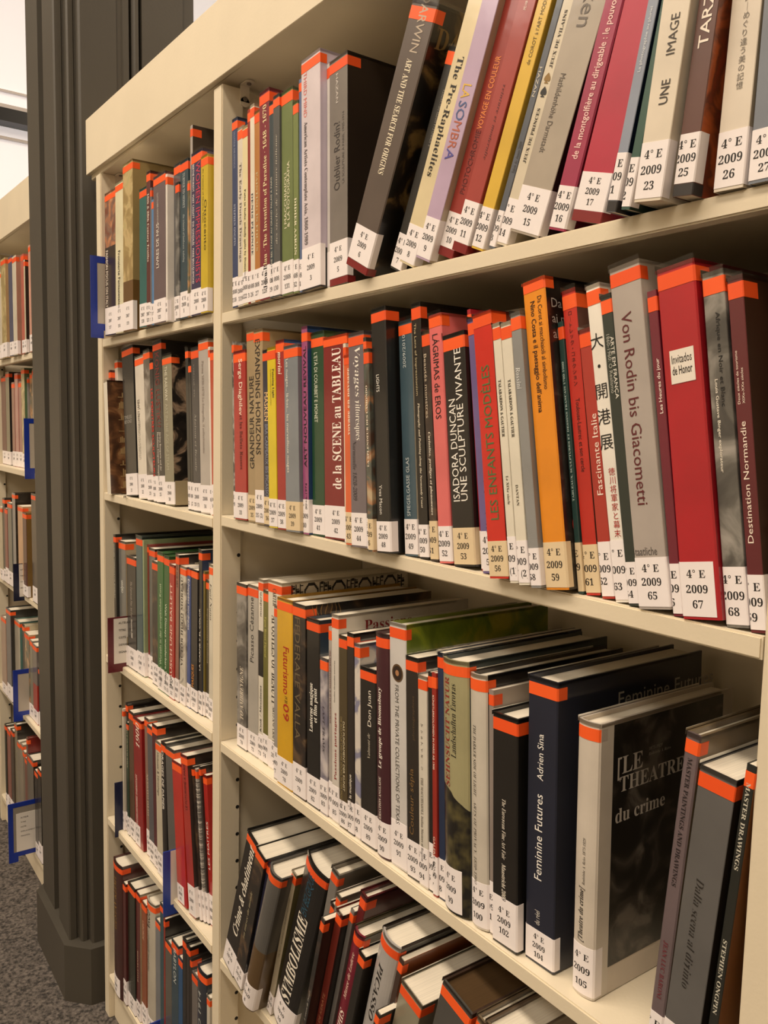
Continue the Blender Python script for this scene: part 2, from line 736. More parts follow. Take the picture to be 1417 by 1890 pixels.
        side_text('DARWIN', '7c6438', .008, H * .86, .02, 'S', .8)
    elif cv == 'futures':
        side_text('Feminine Futures', 'a8a498', .085, H * .865, .0155, 'x', 1.05)
    elif cv == 'railway':
        bm = bmesh.new()
        box_bm(bm, .0001, .0004, .002, D - .01, 0.001, H * .165)
        link('cover_panel', from_bm(bm, 'cover_panel'), mat('a89878', .4, .3), root)
        side_text('THE RAILWAY', 'e8e0d0', .028, H * .11, .008, 's')
    elif cv == 'light':
        side_text('THE LIGHT', 'd8d0b8', .03, H * .9, .012, 'b')
    elif cv == 'crime':
        y0 = .018
        bm = bmesh.new()
        box_bm(bm, .0001, .0004, y0, D - .018, H * .1, H * .985)
        link('cover_panel', from_bm(bm, 'cover_panel'), cover_mat('1a1714', 'crime'), root)
        bm = bmesh.new()
        box_bm(bm, -.0003, .00025, 0.001, y0, 0.0005, H - .0005)
        link('cover_panel', from_bm(bm, 'cover_panel'), cover_mat('c8beb0'), root)

        def st(s, col, y, z, h, f='S', xs=1.0):
            geo = text_geo(s, f)
            v = h / .7
            put_text('cover_title', geo, lambda a, b_: (.0007, y + a * v * xs, z + b_ * v), mat(col, .5, .1), root)
        st('[LE', 'b8b0a4', y0 + .004, H * .80, .0165)
        st('THÉATRE', 'b8b0a4', y0 + .009, H * .735, .0145)
        st('du crime', 'b8b0a4', y0 + .004, H * .625, .0135)
        st('1875-1929', '9c9488', y0 + .05, H * .855, .003, 'I')
        st('Rodolphe A. Reiss', '9c9488', y0 + .05, H * .835, .003, 'I')
    elif cv == 'glass':
        bm = bmesh.new()
        g = .0016
        y = .016
        i = 0
        while y < D - .008:                      # printed leaded-glass pattern in flat ink
            if i % 7 < 3:
                box_bm(bm, .0001, .0003, y, y + g, H * .55, H - .004)
                for k in range(26):
                    z = H * .55 + k * H * .017
                    if (k + i) % 2:
                        box_bm(bm, .0001, .0003, y, y + .006, z, z + g)
                    if (k * 5 + i) % 4 == 0:
                        box_bm(bm, .0001, .0003, y + .002, y + .0065, z, z + .004)
                y += .007
            else:
                if i % 7 == 3:
                    yc, r = y + .013, .012
                    for zc in (H * .93, H * .8, H * .67):
                        for a in range(8):
                            p, q = a * math.pi / 4 + .39, (a + 1) * math.pi / 4 + .39
                            for s_ in range(5):
                                u = s_ / 4
                                yy = yc + r * ((1 - u) * math.cos(p) + u * math.cos(q))
                                zz = zc + r * 1.3 * ((1 - u) * math.sin(p) + u * math.sin(q))
                                box_bm(bm, .0001, .0003, yy - .001, yy + .001, zz - .0022, zz + .0022)
                        box_bm(bm, .0001, .0003, yc - .0008, yc + .0008, zc - .036, zc - .014)
                y += .0068
            i += 1
        link('cover_pattern', from_bm(bm, 'cover_pattern'), mat('1c1816', .4, .3), root)
    elif cv == 'waves':
        bm = bmesh.new()
        for k in range(7):
            for s_ in range(60):
                z = H * .45 + s_ * H * .55 / 60
                y = .012 + k * .007 + .002 * math.sin(s_ * .5 + k)
                box_bm(bm, .0001, .0003, y, y + .0012, z, z + H * .0098)
        link('cover_pattern', from_bm(bm, 'cover_pattern'), mat('8c6c3c', .4, .3), root)
    elif cv == 'library':
        bm = bmesh.new()
        for k in range(9):
            z = .012 + k * H * .1
            box_bm(bm, .0001, .0003, .022, D - .01, z, z + .0014)
            y = .024
            rr = random.Random(k)
            while y < D - .02:
                hh = H * .1 * (.4 + .4 * rr.random())
                if rr.random() < .7:
                    box_bm(bm, .0001, .0003, y, y + .0025, z, z + hh)
                y += .0034
        link('cover_pattern', from_bm(bm, 'cover_pattern'), mat('a08458', .5, .2), root)
    if kw.get('plate'):
        bm = bmesh.new()
        box_bm(bm, -w * .8, -w * .17, -.0004, -.0001, H * .665, H * .76)
        pl = link('title_plate', from_bm(bm, 'title_plate'), mat('e2dacd', .6, .2), root)
        for s, z, f in (('Invitados', .722, 's'), ('de Honor', .69, 'b')):
            geo = text_geo(s, f)
            bb = geo[2]
            u = w * .52 / (bb[1] - bb[0])
            put_text('title', geo, lambda a, b_: (-w * .49 + (a - (bb[0] + bb[1]) / 2) * u, -.0006, H * z + b_ * .0095), mat('2a2420'), pl)
    if kw.get('medal'):
        for r, cc, e in ((.0105, '5c4428', .0004), (.0085, '2a1c14', .0006), (.0035, 'a87850', .0008)):
            bm = bmesh.new()
            bmesh.ops.create_circle(bm, cap_ends=True, radius=r, segments=24,
                                    matrix=Matrix.Translation((-w * .5, -e, H * .8)) @ Matrix.Rotation(math.pi / 2, 4, 'X'))
            link('medallion', from_bm(bm, 'medallion'), mat(cc, .4, .3), root)
    if kw.get('spades'):
        for z, cc in zip(kw['spades'], ('8c6c34', '2c2a28')):
            geo = text_geo('♠', 's')
            bb = geo[2]
            u = w * .55 / (bb[1] - bb[0])
            put_text('title', geo, lambda a, b_: (-w * .5 + (a - (bb[0] + bb[1]) / 2) * u, -.0003, H * z + b_ * u), mat(cc), root)
    if kw.get('ribbon'):
        bm = bmesh.new()
        for i in range(3):
            x = -w * .55 + i * .003
            box_bm(bm, x, x + .0016, -.012 - i * .003, .002, .0003, .0009)
            box_bm(bm, x, x + .0016, -.012 - i * .003, -.0112 - i * .003, -.004, .0009)
        link('ribbon_marker', from_bm(bm, 'ribbon_marker'), mat('14100e', .5), root)
    return root


GROUPS = {'M1': 'books on the top right shelf', 'M2': 'books on the second right shelf', 'M3': 'books on the third right shelf',
          'M4': 'books on the bottom right shelf', 'L1': 'books on the top left shelf', 'L2': 'books on the second left shelf',
          'L3': 'books on the third left shelf', 'L4': 'books on the fourth left shelf', 'L5': 'books on the bottom left shelf',
          'F1': 'books in the far bookcase', 'F2': 'books in the far bookcase', 'F3': 'books in the far bookcase',
          'F4': 'books in the far bookcase', 'F5': 'books in the far bookcase'}

# ------------------------------------------------------------------ room shell
CARPET = paint_mat('carpet_loop', '57504a', .75, 130., .95, 1.6, 210.)
struct(box('floor', -8, 4, -4, 4.2, -.1, 0, CARPET))
CEIL = paint_mat('ceiling_plaster', 'e6dfd4', .03, 2., .9)
struct(box('ceiling', -8, 4, -4, 4.2, 4.3, 4.4, CEIL))
WALLM = paint_mat('wall_plaster', 'd8cdb8', .03, 2., .85)
struct(box('wall_back', -8, 4, 4.2, 4.3, 0, 4.3, WALLM))
struct(box('wall_front', -8, 4, -4.1, -4, 0, 4.3, WALLM))
struct(box('wall_right', 4, 4.1, -4, 4.2, 0, 4.3, WALLM))

# bright window wall beyond the pier: sill wall, panes and black transom
WX = wx(-8)
gm, gnt, gb = base_mat('frosted_lit_pane', .4)
gb.inputs['Base Color'].default_value = (.8, .8, .8, 1)
gb.inputs['Emission Color'].default_value = (1.0, .92, .92, 1)
gb.inputs['Emission Strength'].default_value = .5
struct(box('wall_left', WX - .12, WX, -4, 4.2, 0, 1.6, WALLM))
win = empty('window_1', (WX, 0, 1.6))
struct(win)
black = mat('0c0a09', .35)
white = mat('d8d0cc', .5)


def wpart(name, x0, x1, y0, y1, z0, z1, m):
    o = box(name, x0 - WX, x1 - WX, y0, y1, z0 - 1.6, z1 - 1.6, m, win)
    return o


wpart('transom', WX - .02, WX + .05, .12, 4.2, wz(2.55), wz(2.658), black)
wpart('transom_ledge', WX - .02, WX + .03, .12, 4.2, wz(2.658), wz(2.70), white)
wpart('pane', WX - .06, WX - .04, .12, 4.2, wz(2.70), 4.3, gm)
wpart('pane', WX - .06, WX - .04, .12, 4.2, 1.6, wz(2.55), gm)
struct(box('trim_1', WX - .12, WX, -4, .12, 1.6, 4.3, paint_mat('window_pier', '6c6458', .04, 3., .7)))
wpart('glazing_bar', WX - .04, WX - .02, .12, 4.2, wz(2.835), wz(2.85), white)
wpart('glazing_bar', WX - .04, WX - .02, .12, 4.2, wz(2.44), wz(2.46), white)

# ------------------------------------------------------------------ the pier between the bookcases
pier = empty('column', (wx(-3.6), wx(.1), 0), 'dark grey brown moulded pier with an octagonal plinth between the bookcases', 'column')


def prism(name, pts, z0, z1, m, parent, shear=0., zref=0.):
    bm = bmesh.new()
    a = [bm.verts.new((x, y, z0)) for x, y in pts]
    b = [bm.verts.new((x - shear * (z1 - z0), y, z1)) for x, y in pts]
    n = len(pts)
    for i in range(n):
        j = (i + 1) % n
        bm.faces.new((a[i], a[j], b[j], b[i]))
    bm.faces.new(a[::-1])
    bm.faces.new(b)
    bmesh.ops.recalc_face_normals(bm, faces=bm.faces)
    return link(name, from_bm(bm, name), m, parent)


def PP(L):
    return [(wx(x + 3.6), wx(y - .1)) for x, y in L]


shaft = [(-3.97, .50), (-3.97, -.083), (-3.763, -.085), (-3.763, -.060), (-3.735, -.060), (-3.735, -.052), (-3.680, -.052), (-3.680, -.086),
         (-3.494, -.094), (-3.488, -.088), (-3.488, -.064), (-3.492, -.060), (-3.492, -.054), (-3.455, -.054), (-3.449, -.048), (-3.449, -.030),
         (-3.453, -.026), (-3.453, -.020), (-3.418, -.020), (-3.413, -.012), (-3.413, .128), (-3.420, .128), (-3.420, .152), (-3.413, .156), (-3.413, .178),
         (-3.455, .178), (-3.455, .190), (-3.425, .192), (-3.413, .204), (-3.413, .218), (-3.47, .218), (-3.47, .230), (-3.413, .232), (-3.413, .405), (-3.421, .405), (-3.421, .455), (-3.6, .50)]
prism('shaft', PP(shaft), wz(-2.195), 4.3, PIER_PAINT, pier, .0105)
plinth = [(-4.03, .45), (-4.03, -.06), (-3.97, -.115), (-3.4675, -.1216), (-3.376, -.037), (-3.370, .04), (-3.37, .45)]
prism('plinth', PP(plinth), .0, wz(-2.195), PIER_PAINT, pier)

# ------------------------------------------------------------------ bookcases
NEAR = empty('bookcase', (wx(-1.95), 0, 0), 'cream painted metal bookcase of two bays filled with books, right of the pier', 'bookcase')
FAR = empty('bookcase', (wx(-4.7), 0, 0), 'cream painted bookcase seen at the far left behind the pier', 'bookcase')


def part(root, name, x0, x1, y0, y1, z0, z1, m=SHELF_PAINT, bevel=.0012):
    l = root.location
    return box(name, x0 - l.x, x1 - l.x, y0, y1, z0, z1, m, root, bevel)


def upright(root, xl, xr, zt, holes=(1, 1)):
    z1 = wz(zt)
    p = part(root, 'upright', wx(xl), wx(xr), 0, wx(.065), 0, z1, bevel=.0018)
    part(root, 'side_sheet', wx((xl + xr) / 2) - .0065, wx((xl + xr) / 2) + .0065, wx(.066), wx(.5), .02, z1)
    zc = p.location.z
    for s, on in ((-1, holes[0]), (1, holes[1])):
        if not on:
            continue
        bm = bmesh.new()
        k = 0
        z = -1.043 + .0843 * 22
        hole = None
        while z > -2.38:
            if wz(z) < z1 - .06:
                if hole is None:
                    b2 = bmesh.new()
                    cyl_bm(b2, (0, 0, 0), .0032, .0012, 'X', 10)
                    hole = from_bm(b2, 'peg_hole')
                    hole.materials.append(DARK)
                o = bpy.data.objects.new('peg_hole', hole)
                COL.objects.link(o)
                o.parent = p
                xs = (wx(xr) - wx(xl)) / 2
                o.location = (s * (xs - .0003), wx(.0565) - wx(.0325), wz(z) - zc)
            z -= .0843
        bm.free()


def shelf(root, xl, xr, zl, zr=None, t=.017):
    """a folded metal shelf board whose front edge runs from height zl to zr"""
    zr = zl if zr is None else zr
    l = root.location
    bm = bmesh.new()
    x0, x1 = wx(xl) - l.x, wx(xr) - l.x
    y0, y1 = 0.0, wx(.492)
    vs = []
    for x, z in ((x0, wz(zl)), (x1, wz(zr))):
        for y, zz in ((y0, z), (y1, z), (y1, z - .004), (.016, z - .004), (.014, z - t), (y0, z - t)):
            vs.append(bm.verts.new((x, y, zz)))
    for i in range(6):
        j = (i + 1) % 6
        bm.faces.new((vs[i], vs[6 + i], vs[6 + j], vs[j]))
    bm.faces.new(vs[0:6])
    bm.faces.new(vs[6:12][::-1])
    bmesh.ops.recalc_face_normals(bm, faces=bm.faces)
    bmesh.ops.bevel(bm, geom=[e for e in bm.edges if abs(e.verts[0].co.y) < 1e-6 and abs(e.verts[1].co.y) < 1e-6], offset=.0015, segments=2, affect='EDGES')
    return link('shelf', from_bm(bm, 'shelf'), SHELF_PAINT, root)


# near bookcase
upright(NEAR, -3.312, -3.257, .938, (0, 1))
upright(NEAR, -2.240, -2.186, .926)
upright(NEAR, -.560, -.505, .905)
for z in (.3145, -.2505, -.9145, -1.586, -2.27):
    shelf(NEAR, -2.184, -.562, z)
for z in (.3215, -.2625, -.9055, -1.5755, -2.2505):
    shelf(NEAR, -3.255, -2.242, z)
part(NEAR, 'back_panel', wx(-3.28), wx(-.53), wx(.502), wx(.512), .02, wz(1.05))
part(NEAR, 'plinth_board', wx(-3.255), wx(-2.242), .012, .03, 0, wz(-2.25) - .018)
part(NEAR, 'plinth_board', wx(-2.184), wx(-.562), .012, .03, 0, wz(-2.27) - .018)
part(NEAR, 'top_board', wx(-3.39), wx(-.45), .004, wx(.512), wz(.9385), wz(.96))


def fascia(root, xa, xb, za, zb, ta, tb):
    l = root.location
    bm = bmesh.new()
    P = []
    for x, z0, z1 in ((xa, za, ta), (xb, zb, tb)):
        for y in (-.006, .003):
            P.append(bm.verts.new((wx(x) - l.x, y, wz(z0))))
            P.append(bm.verts.new((wx(x) - l.x, y, wz(z1))))
    a, b, c, d, e, f, g, h = P
    for q in ((a, e, f, b), (d, h, g, c), (b, f, h, d), (c, g, e, a), (a, b, d, c), (f, e, g, h)):
        bm.faces.new(q)
    bmesh.ops.recalc_face_normals(bm, faces=bm.faces)
    bmesh.ops.bevel(bm, geom=bm.edges[:], offset=.0008, segments=1, affect='EDGES')
    link('fascia', from_bm(bm, 'fascia'), SHELF_PAINT, root)


fascia(NEAR, -3.398, -.45, .957, .906, 1.162, 1.105)
# angle brackets with screws at the top of the uprights
for xi in (-2.186, -3.257):
    l = NEAR.location
    zt = wz(.9375 if xi > -3 else .9375)
    bm = bmesh.new()
    x = wx(xi) - l.x
    yc = wx(.067)
    box_bm(bm, x + .0002, x + .0024, yc - .0075, yc + .0075, zt - .026, zt - .0005)
    cyl_bm(bm, (x + .0013, yc, zt - .026), .0075, .0022, 'X', 20)
    box_bm(bm, x + .0002, x + .018, yc - .0075, yc + .0075, zt - .0026, zt - .0005)
    cyl_bm(bm, (x + .018, yc, zt - .0016), .0075, .0021, 'Z', 20)
    br = link('angle_bracket', from_bm(bm, 'angle_bracket'), paint_mat('bracket_plastic', 'd8ccb8', .02, 5, .35), NEAR)
    for c, ax in (((x + .003, yc, zt - .022), 'X'), ((x + .016, yc, zt - .0035), 'Z')):
        b2 = bmesh.new()
        cyl_bm(b2, c, .0036, .002, ax, 14)
        s = link('screw', from_bm(b2, 'screw'), mat('6c6258', .3), br)
        b3 = bmesh.new()

# far bookcase
upright(FAR, -5.40, -5.345, .97, (0, 1))
upright(FAR, -3.985, -3.93, .95, (1, 0))
for z in (.3425, -.2475, -.9055, -1.5755, -2.2705):
    shelf(FAR, -5.343, -3.987, z)
    if z > -2:
        shelf(FAR, -6.9, -5.402, z)
part(FAR, 'back_panel', wx(-6.9), wx(-3.95), wx(.502), wx(.512), .02, wz(1.05))
part(FAR, 'plinth_board', wx(-5.343), wx(-3.987), .012, .03, 0, wz(-2.27) - .018)
part(FAR, 'top_board', wx(-6.9), wx(-3.93), .004, wx(.512), wz(.975), wz(.992))
fascia(FAR, -6.9, -3.99, 1.02, .958, 1.25, 1.155)

BOOKS = {
 'M1': [
  (-1.148, -0.0085, 1.5459, 0.0172, 0.2716, 0.0441, -1.1, '2008 118', 'slim slate blue book numbered 2008 118, top right shelf', {'c': '3a4668', 't': [('MASTER DRAWINGS', '8d93a8', 'D', 0.74, 0.93, 0.5, 0.4, 'S'), ('STEPHEN ONGPIN', 'a9aec0', 'D', 0.33, 0.55, 0.5, 0.4, 'S')]}),
  (-1.1277, -0.0084, 1.546, 0.0196, 0.2543, 0.0425, -1.1, '2008 119', 'thin white book numbered 2008 119, top right shelf', {'c': 'd9cfbd', 't': [('The Early Dutch Drawings', '6a6258', 'D', 0.25, 0.8, 0.5, 0.4, 'S')]}),
  (-1.1101, -0.0104, 1.546, 0.0168, 0.2497, 0.0464, -1.2, '2008 122', 'thin cream book numbered 2008 122, top right shelf', {'c': 'e3d6a8', 't': [('Fatto in Italia: nobody quite by Domenico', '4a4438', 'D', 0.15, 0.65, 0.5, 0.35, 'S')]}),
  (-1.1009, -0.0108, 1.5458, 0.0083, 0.269, 0.0451, -1.3, '2008 123', 'thin dark red book numbered 2008 123, top right shelf', {'c': '8c2a20'}),
  (-1.0876, -0.0112, 1.5459, 0.0125, 0.2724, 0.0451, -1.4, '2008 126', 'thin white paperback numbered 2008 126, top right shelf', {'c': 'e0d6c2', 't': [('DENIS PLONGE', '3d4450', 'D', 0.2, 0.6, 0.5, 0.5, 'S')]}),
  (-1.0718, -0.0112, 1.546, 0.0149, 0.2599, 0.0449, -1.4, '2008 127', 'narrow ochre orange book numbered 2008 127, top right shelf', {'c': 'b5793f', 't': [('PAINTING IN FOCUS', 'c8b98e', 'D', 0.2, 0.75, 0.5, 0.4, 'S')]}),
  (-1.0429, -0.0112, 1.5463, 0.0281, 0.2801, 0.0459, -1.5, '2008 128', 'maroon hardback numbered 2008 128, top right shelf', {'c': '7d2c38', 't': [('Joan Blau · The Invention of Paradise · 1648 - 1670', 'e2cfa0', 'U', 0.05, 0.93, 0.55, 0.42, 'S')]}),
  (-1.0311, -0.0112, 1.5459, 0.0109, 0.2594, 0.0453, -1.6, '2008 129', 'narrow dark teal book numbered 2008 129, top right shelf', {'c': '39454a', 't': [('LA GALERIE BEL ÉTAGE AU GRAND PALAIS À PARIS', 'cfc9b8', 'U', 0.08, 0.62, 0.5, 0.4, 's')]}),
  (-1.0139, -0.0112, 1.5461, 0.0163, 0.264, 0.046, -1.7, '2008 130', 'charcoal grey book numbered 2008 130, top right shelf', {'c': '565654', 't': [('des siècles de peinture italienne', 'b8b2a4', 'U', 0.25, 0.82, 0.5, 0.35, 'I')]}),
  (-0.9836, -0.0082, 1.5465, 0.0295, 0.2643, 0.0443, -1.7, '2008 131', 'olive green hardback numbered 2008 131, top right shelf', {'c': '6d7a4a', 't': [('I MACCHIAIOLI', 'e6e0c0', 'U', 0.33, 0.6, 0.35, 0.26, 's'), ('& LA FOTOGRAFIA', 'e6e0c0', 'U', 0.33, 0.65, 0.62, 0.26, 's')]}),
  (-0.9705, -0.0076, 1.546, 0.0122, 0.2437, 0.0429, -1.8, '2008 132', 'narrow olive green book numbered 2008 132, top right shelf', {'c': '77834e', 't': [('DIDIER AARON', 'efe8cc', 'D', 0.2, 0.5, 0.5, 0.5, 'S')]}),
  (-0.9626, -0.006, 1.5458, 0.0071, 0.2683, 0.0419, -1.9, '2008 134', 'thin blue grey book, twelfth from left on top right shelf', {'c': '5a6a8c'}),
  (-0.9163, -0.0068, 1.5471, 0.0456, 0.2885, 0.0534, -1.9, '2009 3', 'thick lilac white book numbered 2009 3, top right shelf', {'c': 'd4c8cc', 's': 'c5b8c8', 'bot': '2a2624', 'botz': 0.17, 't': [('THIRD MIND', 'e07a70', 'D', 0.75, 0.94, 0.22, 0.2, 's'), ('American Artists Contemplate Asia, 1860-1989', '5a5254', 'D', 0.2, 0.73, 0.25, 0.2, 'S')]}),
  (-0.9083, 0.0027, 1.5458, 0.0073, 0.2716, 0.0441, -1.9, None, 'thin white book squeezed between lilac 2009 3 and grey 2009 5', {'c': 'cfcac4'}),
  (-0.8677, 0.0015, 1.547, 0.04, 0.2714, 0.0531, -1.9, '2009 5', 'thick brownish grey book numbered 2009 5, top right shelf', {'c': '7a736c', 's': '2a2018', 'redfoot': 1, 't': [('HAZAN', 'c8c0b8', 'D', 0.8, 0.93, 0.45, 0.14, 'b'), ('Oublier Rodin?', '3c3634', 'U', 0.42, 0.72, 0.42, 0.38, 's'), ('LA SCULPTURE À PARIS, 1905-1914', '55504c', 'U', 0.44, 0.75, 0.78, 0.13, 's')]}),
  (-0.8137, -0.0078, 1.5456, 0.0483, 0.2798, 0.0484, 25.5, '2009 6', 'dark brown hardback titled Art and the Search for Origins numbered 2009 6, top right shelf', {'c': '5c5048', 's': '1e1812', 'hard': 1, 'redfoot': 1, 'cover': 'darwin', 'labw': 1, 't': [('ART AND THE SEARCH FOR ORIGINS', 'e8dcc0', 'D', 0.386, 0.806, 0.5, 0.28, 'S'), ('DARWIN', 'b8a894', 'D', 0.829, 1.024, 0.55, 0.36, 's')]}),
  (-0.7699, 0.0082, 1.5456, 0.0207, 0.2285, 0.04, 24.5, '2009 7', 'dark book half hidden by 2009 6 numbered 2009 7, top right shelf', {'c': '2c2a26', 's': '1c1814', 't': [('IL SONNO E LA NOTTE DELL’ARTISTA', '8c8880', 'U', 0.582, 0.826, 0.6, 0.34, 's')]}),
  (-0.738, 0.0022, 1.5456, 0.0273, 0.3052, 0.0419, 23.8, '2009 8', 'cream paperback titled The Pre-Raphaelites numbered 2009 8, top right shelf', {'c': 'd8c8a0', 't': [('The Pre-Raphaelites', '1e1a14', 'D', 0.303, 0.679, 0.5, 0.42, 'S')]}),
  (-0.7042, -0.0024, 1.5456, 0.0252, 0.3024, 0.0432, 22.6, '2009 9', 'lilac paperback with multicoloured letters numbered 2009 9, top right shelf', {'c': 'b8a0b8', 's': 'b8a890', 'tz': 0.01, 't': [('LA', 'd8b048', 'D', 0.522, 0.565, 0.5, 0.6, 'b'), ('SO', '50608c', 'D', 0.455, 0.514, 0.5, 0.6, 'b'), ('MBR', 'b06048', 'D', 0.366, 0.452, 0.5, 0.6, 'b'), ('A', '504c90', 'D', 0.331, 0.366, 0.5, 0.6, 'b')]}),
  (-0.6763, 0.0051, 1.5456, 0.025, 0.3136, 0.044, 22.4, '2009 10', 'brick red book with orange capitals numbered 2009 10, top right shelf', {'c': '94342c', 'redfoot': 1, 't': [('PHOTOCHROMIE', '5c1c1c', 'U', 0.2, 0.393, 0.5, 0.34, 's'), ('VOYAGE EN COULEUR', 'e88848', 'U', 0.395, 0.603, 0.5, 0.36, 'b')]}),
  (-0.6501, 0.0007, 1.5456, 0.0236, 0.3192, 0.0497, 22.2, '2009 11', 'rose red glossy book numbered 2009 11, top right shelf', {'c': 'a04038', 'redfoot': 1, 't': [('peinture et modernité', '5c2020', 'D', 0.278, 0.491, 0.55, 0.2, 'I'), ('19世紀', 'f0e0d4', 'D', 0.68, 0.732, 0.5, 0.5, 's')]}),
  (-0.6271, 0.0024, 1.5456, 0.0179, 0.3136, 0.0401, 21.5, '2009 12', 'golden yellow book numbered 2009 12, top right shelf', {'c': 'd8b040', 't': [('de COROT à l’ART MODERNE', '5c4c20', 'U', 0.528, 0.73, 0.55, 0.3, 's')]}),
  (-0.6126, 0.0044, 1.5456, 0.0084, 0.28, 0.0356, 21.2, '2009 13', 'thin dark book lettered Salon du dessin numbered 2009 13, top right shelf', {'c': '5c6068', 't': [('Salon du dessin 2009', '3c3830', 'U', 0.25, 0.348, 0.6, 0.5, 's'), ('HAZAN', 'c8c0b0', 'D', 0.484, 0.572, 0.5, 0.5, 'b')]}),
  (-0.5964, 0.0048, 1.5456, 0.0145, 0.2968, 0.0427, 21.0, '2009 14', 'cream book with card suit symbols numbered 2009 14, top right shelf', {'c': 'd0c4ac', 'spades': (0.482, 0.444), 't': [('JEUX DE PRINCES', '2c261e', 'U', 0.251, 0.408, 0.5, 0.3, 'S'), ('JEUX DE VILAINS', '2c261e', 'U', 0.52, 0.674, 0.5, 0.3, 'S')]}),
  (-0.5535, 0.0033, 1.5456, 0.0396, 0.336, 0.0415, 20.5, '2009 15', 'wide cream grey book with maroon side cover numbered 2009 15, top right shelf', {'c': 'a89c8c', 's': '2c1414', 't': [('Masken', '6c645c', 'D', 0.511, 0.688, 0.55, 0.5, 's'), ('Mathildenhöhe Darmstadt', '5c544c', 'D', 0.21, 0.403, 0.35, 0.2, 's')]}),
  (-0.5202, 0.0018, 1.5456, 0.0207, 0.336, 0.0373, 17.0, '2009 16', 'magenta hardback numbered 2009 16, top right shelf', {'c': '9c2c4c', 's': '6c1428', 'hard': 1, 'labw': 1, 't': [('de la montgolfière au dirigeable : le pouvoir de voler', 'f0c8c0', 'U', 0.176, 0.628, 0.5, 0.4, 'b')]}),
  (-0.482, 0.0031, 1.5456, 0.0338, 0.3136, 0.0399, 16.0, '2009 17', 'wide glossy raspberry red book numbered 2009 17, top right shelf', {'c': 'b02840', 's': '801828', 'redfoot': 1}),
  (-0.4499, -0.0168, 1.5456, 0.0102, 0.3136, 0.0445, 11.8, '2009 21', 'grey blue book with black foot numbered 2009 21, top right shelf', {'c': '8890a0', 's': '141c30', 'blackfoot': 1, 't': [('La photographie au pluriel', 'd8dce0', 'U', 0.326, 0.47, 0.5, 0.3, 's')]}),
  (-0.4379, -0.0152, 1.5456, 0.0084, 0.3136, 0.0386, 11.0, '2009 22', 'narrow bottle green book, 29th from left on top right shelf', {'c': '2c5044', 's': '1c3028'}),
  (-0.4058, -0.0196, 1.5456, 0.0248, 0.3248, 0.0429, 7.0, '2009 23', 'wide cream book lettered Une image numbered 2009 23, top right shelf', {'c': 'd8ccb8', 'w_shr': 1, 't': [('UNE', '3c342c', 'U', 0.211, 0.264, 0.55, 0.36, 'b'), ('IMAGE', '3c342c', 'U', 0.316, 0.402, 0.55, 0.36, 'b'), ('PEUT', '3c342c', 'U', 0.441, 0.522, 0.55, 0.36, 'b')]}),
  (-0.3832, -0.0137, 1.5456, 0.017, 0.3136, 0.0439, 5.8, '2009 25', 'brown book with large white capitals, orange painted cover numbered 2009 25, top right shelf', {'c': '5c3830', 's': '8c3c18', 'p2': 1, 'labw': 1, 'blackfoot': 1, 't': [('TARZAN!', 'ece0d0', 'U', 0.324, 0.522, 0.5, 0.56, 'b')]}),
  (-0.3493, -0.0037, 1.5456, 0.0232, 0.336, 0.0409, 2.6, '2009 26', 'white book with Japanese vertical title numbered 2009 26, top right shelf', {'c': 'd8ccba', 's': 'b0a088', 't': [('クリエイション－めぐり逢う美の記憶', '6c645a', 'D', 0.201, 0.494, 0.55, 0.2, 's')]}),
  (-0.3227, -0.0037, 1.5456, 0.0228, 0.3136, 0.0362, 1.6, '2009 27', 'slate grey glossy book at right end numbered 2009 27, top right shelf', {'c': '707680', 't': []}),
 ],
 'M2': [
  (-1.1658, -0.0017, 1.2295, 0.0069, 0.2691, 0.0421, -2.2, '2009 32', 'thin patterned grey book, first from left on second right shelf', {'c': '6a6862', 'p': 1}),
  (-1.1258, -0.0028, 1.2307, 0.0392, 0.2535, 0.0416, -2.2, '2009 33', 'bright red paperback numbered 2009 33, second right shelf', {'c': 'a82824', 't': [('Serge Diaghilev', 'f0dcc8', 'D', 0.62, 0.95, 0.62, 0.34, 'b'), ('et les Ballets Russes', '5a1410', 'D', 0.3, 0.62, 0.62, 0.28, 'S')]}),
  (-1.0987, -0.0005, 1.2302, 0.0265, 0.282, 0.0401, -2.1, '2009 35', 'kraft brown book numbered 2009 35, second right shelf', {'c': 'a08a66', 'k': 1, 't': [('GRANDEUR NATURE', '2c241c', 'U', 0.28, 0.76, 0.55, 0.6, 'b')]}),
  (-1.0705, -0.0025, 1.2302, 0.0273, 0.28, 0.0496, -2.2, '2009 35 (2)', 'kraft brown twin book numbered 2009 35 (2), second right shelf', {'c': 'a58e6a', 't': [('EXPANDING HORIZONS', '2c241c', 'D', 0.36, 0.95, 0.45, 0.62, 'b')]}),
  (-1.0488, -0.0028, 1.23, 0.0209, 0.2496, 0.0417, -2.3, '2009 36', 'dark navy paperback numbered 2009 36, second right shelf', {'c': '2c2c3c', 'k': 1, 't': [('MASKEN', 'f0c890', 'D', 0.6, 0.76, 0.5, 0.62, 'b'), ('BRA CARPEAUX BIS PICASSO', '8a90a8', 'D', 0.17, 0.58, 0.5, 0.5, 's')]}),
  (-1.0231, -0.0069, 1.2303, 0.0234, 0.2512, 0.0407, -2.7, '2009 37', 'bright yellow paperback numbered 2009 37, second right shelf', {'c': 'd8c01c', 't': [('Painting Light', '3c3820', 'D', 0.72, 0.88, 0.75, 0.26, 'S'), ('The hidden techniques of the Impressionists', '7a7020', 'D', 0.68, 0.88, 0.45, 0.18, 'I')]}),
